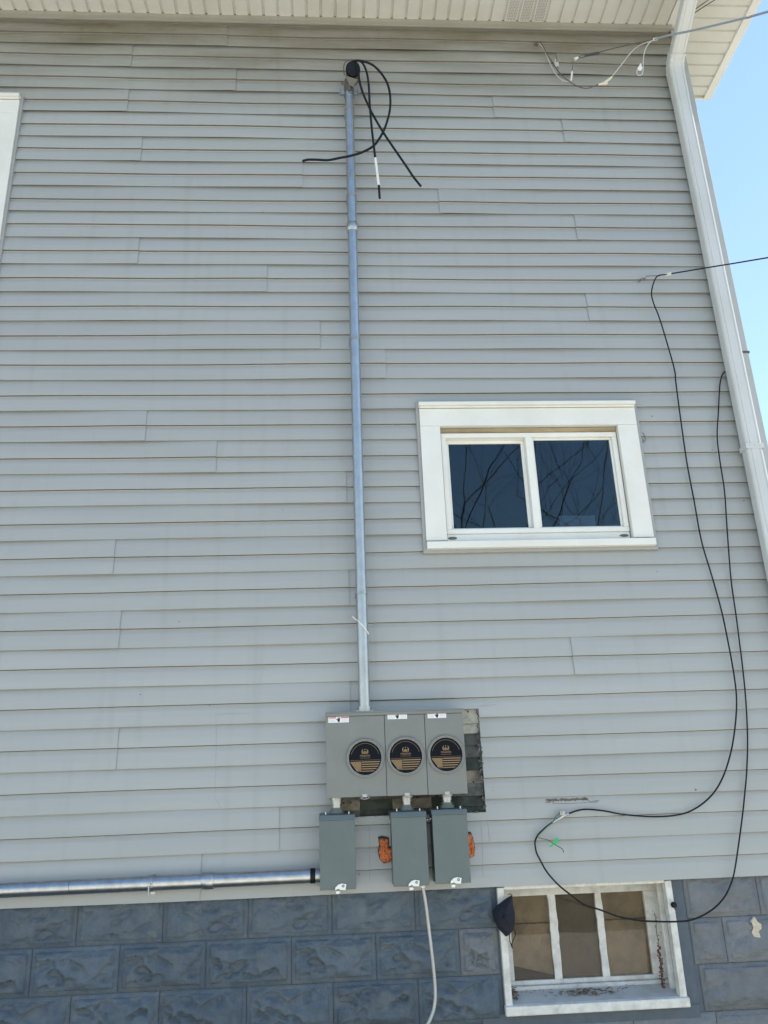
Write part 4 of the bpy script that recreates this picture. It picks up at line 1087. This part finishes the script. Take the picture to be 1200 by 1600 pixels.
# ------------------------------------------------------------------ overhead wires, upper right
def z7(x, y, Y): return at(820+x/4.286, 50+y/4.286, Y)
cable('entry_wire', [z7(78, 80, .01), z7(95, 68, -.03), z7(115, 85, -.04), z7(150, 150, -.04), z7(190, 210, -.035), z7(230, 270, -.04), z7(290, 325, -.05), z7(350, 362, -.06), z7(410, 377, -.07), z7(460, 365, -.08), z7(495, 350, -.09)], .0032, M['darkwire'], 'dark thin wire sagging from the hole under the eave to the cream splice', 'wire', sub=5, n=6)
cable('entry_wire', [z7(80, 82, .01), z7(95, 75, -.025), z7(130, 120, -.03), z7(160, 190, -.03), z7(200, 270, -.03), z7(240, 315, -.035), z7(275, 330, -.04), z7(305, 332, -.045)], .0026, M['whitewire'], 'pale thin wire sagging beside the dark one from the hole under the eave', 'wire', sub=5, n=6)
q = z7(76, 81, 0); s_ = MB(); s_.disc((q.x, q.z), .013, -.006, .008, 14); tag(s_.build('entry_hole', M['residue'], None, org=(q.x, 0, q.z)), 'dark round disc for the hole where wires enter the wall under the eave', 'hole')  # dark disc on the wall paints the shade of the open hole
q = z7(213, 215, -.008); s_ = MB(); s_.box(q.x-.015, q.x+.015, -.012, .002, q.z-.017, q.z+.017); s_.tube([(q.x-.018, -.014, q.z-.002), (q.x-.018, -.05, q.z-.002)], .005, 6); tag(s_.build('wire_clip', M['whitewire'], None, org=(q.x, 0, q.z), bevel=.002), 'small pale square wire clip screwed to the siding under the eave', 'clip')
m0 = z7(340, 178, -.05); 
s_ = MB(); s_.tube([z7(335, 182, -.05), z7(357, 170, -.055)], .010, 8, rr=[.012, .007])
gr = thing('drop_clamp', 'black wedge clamp with white ferrule holding the overhead wire near the eave', 'clamp', tuple(m0))
s_.build('ferrule', M['whiteplastic'], gr)
s_ = MB(); s_.tube([z7(360, 168, -.06), z7(380, 155, -.07), z7(430, 146, -.09), z7(495, 134, -.12), z7(498, 150, -.12), z7(430, 160, -.09), z7(365, 175, -.06)], .0028, 6, sub=3); s_.tube([z7(400, 157, -.08), z7(497, 142, -.12)], .0055, 6); s_.build('grip', M['darkwire'], gr)
s_ = MB(); s_.tube([z7(322, 190, -.05), z7(321, 220, -.045), z7(318, 262, -.045)], .002, 6); s_.build('tail', M['darkwire'], gr)
s_ = MB(); s_.tube([z7(318, 262, -.045), z7(316, 275, -.045), z7(312, 310, -.045), z7(310, 322, -.045)], .007, 8, rr=[.004, .007, .0065, .009]); s_.build('end_plug', M['whiteplastic'], gr)
# messenger / drop cable, up and away to the right
far = [z7(470, 146, -.10), z7(560, 118, -.13), z7(700, 85, -.22), z7(870, 48, -.35)]
e1 = at(1046, 55, -.48); e2 = at(1086, 46.7, -.65); e3 = at(1163, 28.4, -1.0); e4 = at(1200, 18.3, -1.2)
dd = (e4-e3).normalized()
far_pts = far+[e1]
cable('drop_wire', far_pts, .0032, M['darkwire'], 'thin dark messenger wire between the eave clamp and the white tie', 'wire', sub=5, n=6)
ext = [z7(870, 48, -.35), e1, e2, e3, e4]
for k in range(1, 9): ext.append(e4+dd*(k*2.2)+Vector((0, 0, .012*k*k)))
cable('overhead_cable', ext, .0072, M['greywire'], 'thick grey overhead service cable leaving to the upper right across the eave', 'cable', sub=4)
s_ = MB(); s_.tube([z7(862, 50, -.345), z7(890, 43, -.36)], .010, 8); tag(s_.build('cable_tie', M['whiteplastic'], None, org=tuple(z7(875, 46, -.35))), 'white tie binding the overhead wires in front of the downspout', 'tie')
s_ = MB(); s_.tube([z7(492, 352, -.09), z7(530, 345, -.095), z7(560, 320, -.10), z7(582, 302, -.10)], .009, 8, rr=[.006, .011, .009, .007]); s_.tube([z7(535, 352, -.095), z7(555, 342, -.10)], .006, 6); tag(s_.build('wire_splice', M['cream'], None, org=tuple(z7(530, 345, -.09))), 'cream coloured splice block hanging on the sagging wire', 'connector')
cable('splice_wire', [z7(582, 300, -.10), z7(610, 265, -.11), z7(650, 215, -.13), z7(700, 150, -.18), z7(745, 105, -.22), z7(790, 80, -.28), z7(860, 55, -.34)], .003, M['whitewire'], 'pale wire rising from the cream splice to the overhead cable', 'wire', sub=5, n=6)
cable('loop_wire', [z7(862, 52, -.35), z7(835, 72, -.34), z7(812, 105, -.33), z7(798, 150, -.32), z7(793, 200, -.31), z7(792, 250, -.31), z7(785, 283, -.31), z7(765, 292, -.31), z7(750, 275, -.31), z7(753, 250, -.31)], .0032, M['whitewire'], 'pale wire hanging from the white tie with a small loop at its end', 'wire', sub=5, n=6)
s_ = MB(); s_.hexa([z7(778, 205, -.32), z7(784, 235, -.32), z7(780, 262, -.32), z7(752, 246, -.32), z7(778, 205, -.30), z7(784, 235, -.30), z7(780, 262, -.30), z7(752, 246, -.30)]); s_.box(z7(768, 250, -.31).x-.012, z7(768, 250, -.31).x+.016, -.325, -.30, z7(768, 250, -.31).z-.004, z7(768, 250, -.31).z+.010)
tag(s_.build('cable_hook', M['whiteplastic'], None, org=tuple(z7(770, 250, -.31)), bevel=.002), 'small white plastic hook dangling in the end loop of the pale wire', 'hook')
for i, (pa, pb) in enumerate((((1082, 22), (1118, -1)), ((1084, 16), (1108, -1)))):
    a_ = atz(*pa, 6.94); b_ = atz(*pb, 6.94-.0); d_ = (b_-a_)
    cable('eave_wire', [a_-d_*.3, a_, b_, b_+d_*4], .0035, M['darkwire'], ['lower of the two dark wires crossing the corner soffit', 'upper of the two dark wires crossing the corner soffit'][i], 'wire', 'pair of dark wires under the corner soffit', sub=2, n=6)

# second overhead wire and the long hanging loop
e0 = at(1049, 427.5, -.10); e1 = at(1200, 402.5, -.75); dd = (e1-e0).normalized()
cable('overhead_wire', [e0, e0.lerp(e1, .5), e1]+[e1+dd*(2.2*k)+Vector((0, 0, .01*k*k)) for k in range(1, 8)], .0042, M['black'], 'black overhead wire reaching the wall left of the downspout', 'wire', sub=3, n=6)
cl = thing('wire_clamp', 'pale wedge clamp tying the black overhead wire to a hook in the siding', 'clamp', tuple(at(1040, 429, -.08)))
s_ = MB(); s_.hexa([at(1031, 432, -.07), at(1031, 429, -.07), at(1049, 425, -.11), at(1049, 430, -.11), at(1031, 432, -.055), at(1031, 429, -.055), at(1049, 425, -.09), at(1049, 430, -.09)]); s_.build('wedge', M['cream'], cl, bevel=.001)
s_ = MB(); s_.tube([at(1031, 431, -.06), at(1020, 431, -.04), at(1010, 431.5, -.03), at(1009, 434.5, -.02), at(1003, 437.5, -.01), at(996, 441, .002)], .0025, 6); s_.tube([at(1009, 434.5, -.02), at(1003, 435, -.015), at(997, 438, -.01)], .002, 6); s_.build('hook', M['castgrey'], cl)
LC = [(1049, 428), (1040, 429), (1028, 431), (1022, 440), (1018, 457), (1021, 473), (1030, 496), (1042, 535), (1054, 578), (1056, 597), (1063, 651), (1073, 721), (1084.6, 783), (1096, 845), (1112, 899), (1127, 953), (1137, 1000), (1147, 1055), (1151, 1100), (1146, 1155), (1135, 1200), (1120, 1232), (1100, 1254), (1075, 1269), (1050, 1274.5), (1025, 1276), (1000, 1275), (970, 1272), (944, 1267), (917.5, 1264.5), (902, 1266.5), (888, 1271.5)]
DYc = [-.10, -.09, -.08, -.07, -.06, -.05, -.04, -.03, -.02, -.02]+[-.018]*6+[-.03]*6+[-.02]*10
cable('hanging_cable', [at(x, y, DYc[i]) for i, (x, y) in enumerate(LC)], .0042, M['black'], 'black cable dropping from the wall clamp in a long curve to the grounded coupler', 'cable', sub=5)
LD = [(863, 1285), (856, 1290), (849, 1296), (841, 1304), (836.5, 1313), (836, 1320), (838, 1331), (842, 1340), (855, 1363), (874, 1384), (893, 1399), (912.5, 1413), (939, 1422), (970, 1433), (1008, 1439), (1058, 1440), (1085, 1436), (1112, 1422), (1131, 1403), (1142.5, 1380), (1148, 1359), (1154, 1320), (1160, 1275), (1164, 1237), (1167, 1200), (1168, 1150), (1165, 1090), (1160, 1040), (1155, 1000), (1150, 961), (1142, 903), (1136, 825), (1132, 767), (1125, 721), (1120.6, 682), (1122.5, 643), (1124, 612), (1125.5, 597), (1129, 585), (1134, 580)]
def dl(i): return -.018 if i < 8 else (-.035 if i < 22 else -.02)
cable('ground_loop_cable', [at(x, y, dl(i)) for i, (x, y) in enumerate(LD)], .0042, M['black'], 'black cable looping below the coupler past the basement window and up behind the downspout', 'cable', sub=5)
# coupler with green ground wire
def zc_(x, y, Y=-.03): return at(820+x/6.667, 1220+y/6.667, Y)
gb = thing('ground_coupler', 'metal cable coupler with a green ground wire against the siding', 'coupler', tuple(zc_(370, 390)))
s_ = MB(); s_.tube([zc_(458, 342), zc_(430, 352), zc_(425, 354), zc_(400, 366)], .008, 10, rr=[.006, .006, .009, .009]); s_.tube([zc_(400, 366), zc_(395, 372), zc_(330, 408), zc_(290, 435)], .008, 10, rr=[.0115, .0095, .007, .006]); s_.build('barrel', M['zinc'], gb)
s_ = MB(); q = zc_(388, 336, -.035); s_.box(q.x-.012, q.x+.012, -.045, -.02, q.z-.010, q.z+.010); s_.tube([q+Vector((0, -.012, 0)), q+Vector((0, -.022, 0))], .006, 8); s_.tube([q, zc_(410, 355)], .006, 6); s_.build('ground_lug', M['galvh'], gb, bevel=.002)
GW = [(380, 335), (345, 350), (310, 392), (292, 428), (250, 462), (190, 520), (150, 560), (136, 580), (165, 600), (240, 615), (300, 655), (350, 685), (392, 712), (405, 748)]
s_ = MB(); s_.tube([zc_(x, y, -.036) for x, y in GW], .0022, 6, sub=5); s_.build('green_wire', M['green'], gb)
s_ = MB(); 
def fl(pts, y): s_.add([zc_(x, yy, y) for x, yy in pts]+[zc_(x, yy, y+.0012) for x, yy in pts], [(0, 1, 2, 3), (7, 6, 5, 4), (0, 4, 5, 1), (1, 5, 6, 2), (2, 6, 7, 3), (3, 7, 4, 0)])
fl([(322, 586), (356, 604), (326, 668), (298, 652)], -.041); fl([(298, 650), (308, 664), (268, 692), (254, 684)], -.039)
s_.build('tape_flag', M['tape'], gb)

# ------------------------------------------------------------------ black cap hanging at the basement window
def z6(x, y, Y): return at(740+x/2.609, 1340+y/2.609, Y)
out = [(157, 152), (162, 195), (169, 238), (167, 275), (158, 300), (136, 322), (118, 306), (100, 290), (86, 262), (79, 235), (82, 212), (92, 196), (112, 182), (135, 164)]
out = [tuple(v) for v in crom([Vector((*p, 0)) for p in out+[out[0]]], 3)][:-1]
cx_, cy_ = 124, 240; K = len(out); vs = []; rings = 7
for j in range(rings+1):
    f = math.cos(j/rings*math.pi/2)
    for k, p in enumerate(out):
        x, y = p[0], p[1]; nn = noise.noise(Vector((x*.03, y*.03, j*.4)))
        dep = -.012-.055*math.sin(j/rings*math.pi/2)*(1+.25*nn)
        vs.append(z6(cx_+(x-cx_)*f+nn*3, cy_+(y-cy_)*f, dep))
mk_ = thing('face_mask', 'black cloth face mask hanging by its loop at the left edge of the basement window', 'mask', tuple(z6(124, 240, -.01)))
s_ = MB(); s_.add(vs, [(j*K+k, j*K+(k+1) % K, (j+1)*K+(k+1) % K, (j+1)*K+k) for j in range(rings) for k in range(K)], 0, True); s_.f.append(list(range(K-1, -1, -1))); s_.m.append(0); s_.sm.append(False)
s_.build('cup', M['cloth'], mk_)
s_ = MB(); s_.tube([z6(160, 280, -.02), z6(150, 300, -.015), z6(146, 330, -.012), z6(152, 352, -.012), z6(158, 370, -.012), z6(156, 350, -.014), z6(168, 322, -.014), z6(170, 310, -.016), z6(163, 288, -.02)], .0022, 6, sub=4); s_.tube([z6(157, 155, -.02), z6(150, 148, .0), z6(140, 150, .006)], .002, 6, sub=3); s_.build('ear_loop', M['black'], mk_)
# small black knob by the right side of the window
q = at(1053, 1414, .0); kn = thing('cable_insulator', 'small black screw insulator on the block beside the basement window', 'insulator', (q.x, FY, q.z))
s_ = MB(); s_.tube([(q.x, FY+.002, q.z), (q.x, .016, q.z), (q.x, .012, q.z), (q.x, -.004, q.z), (q.x, -.010, q.z)], .012, 12, rr=[.006, .006, .013, .014, .008]); s_.build('knob', M['black'], kn)
s_ = MB(); s_.tube([(q.x, -.004, q.z-.010), (q.x+.001, -.006, q.z-.022)], .003, 6); s_.build('eye', M['darkwire'], kn)

# ------------------------------------------------------------------ bare trees across the drive (they show in the window glass)
def tree(x, y, h, seed, label):
    rt = random.Random(seed); t = thing('bare_tree', label, 'tree', (x, y, 0), 'bare trees across the drive')
    tr = MB(); br = MB(); cnt = [0]
    def grow(mb, p, d, L, r, depth):
        n = 4; pts = [p]; rr = [r]
        for i in range(n):
            d = (d+Vector((rt.gauss(0, .13), rt.gauss(0, .13), rt.gauss(.03, .08)))).normalized(); pts.append(pts[-1]+d*L/n); rr.append(r*(1-.45*(i+1)/n))
        mb.tube(pts, r, 7 if depth == 0 else (5 if depth < 3 else 3), rr=rr, cap=False)
        if depth >= 5 or r < .006: return
        for k in range(4 if depth < 3 else 3):
            i = rt.choice([2, 3, 4, 4]) if depth else 1+k
            a = rt.uniform(0, 6.28); s = Vector((math.cos(a), math.sin(a), rt.uniform(.15, .9))).normalized()
            nd = (d*.6+s*.75).normalized(); grow(br, pts[i], nd, L*rt.uniform(.6, .8), rr[i]*.68, depth+1)
    grow(tr, Vector((x, y, 0)), Vector((0, 0, 1)), h*.30, .115, 0)
    tr.build('trunk', M['bark'], t); br.build('branches', M['bark'], t)
tree(3.3, -14, 16.5, 4, 'bare tree standing left of the pair across the drive')
tree(6.6, -16, 16.0, 12, 'bare tree standing right of the pair across the drive')
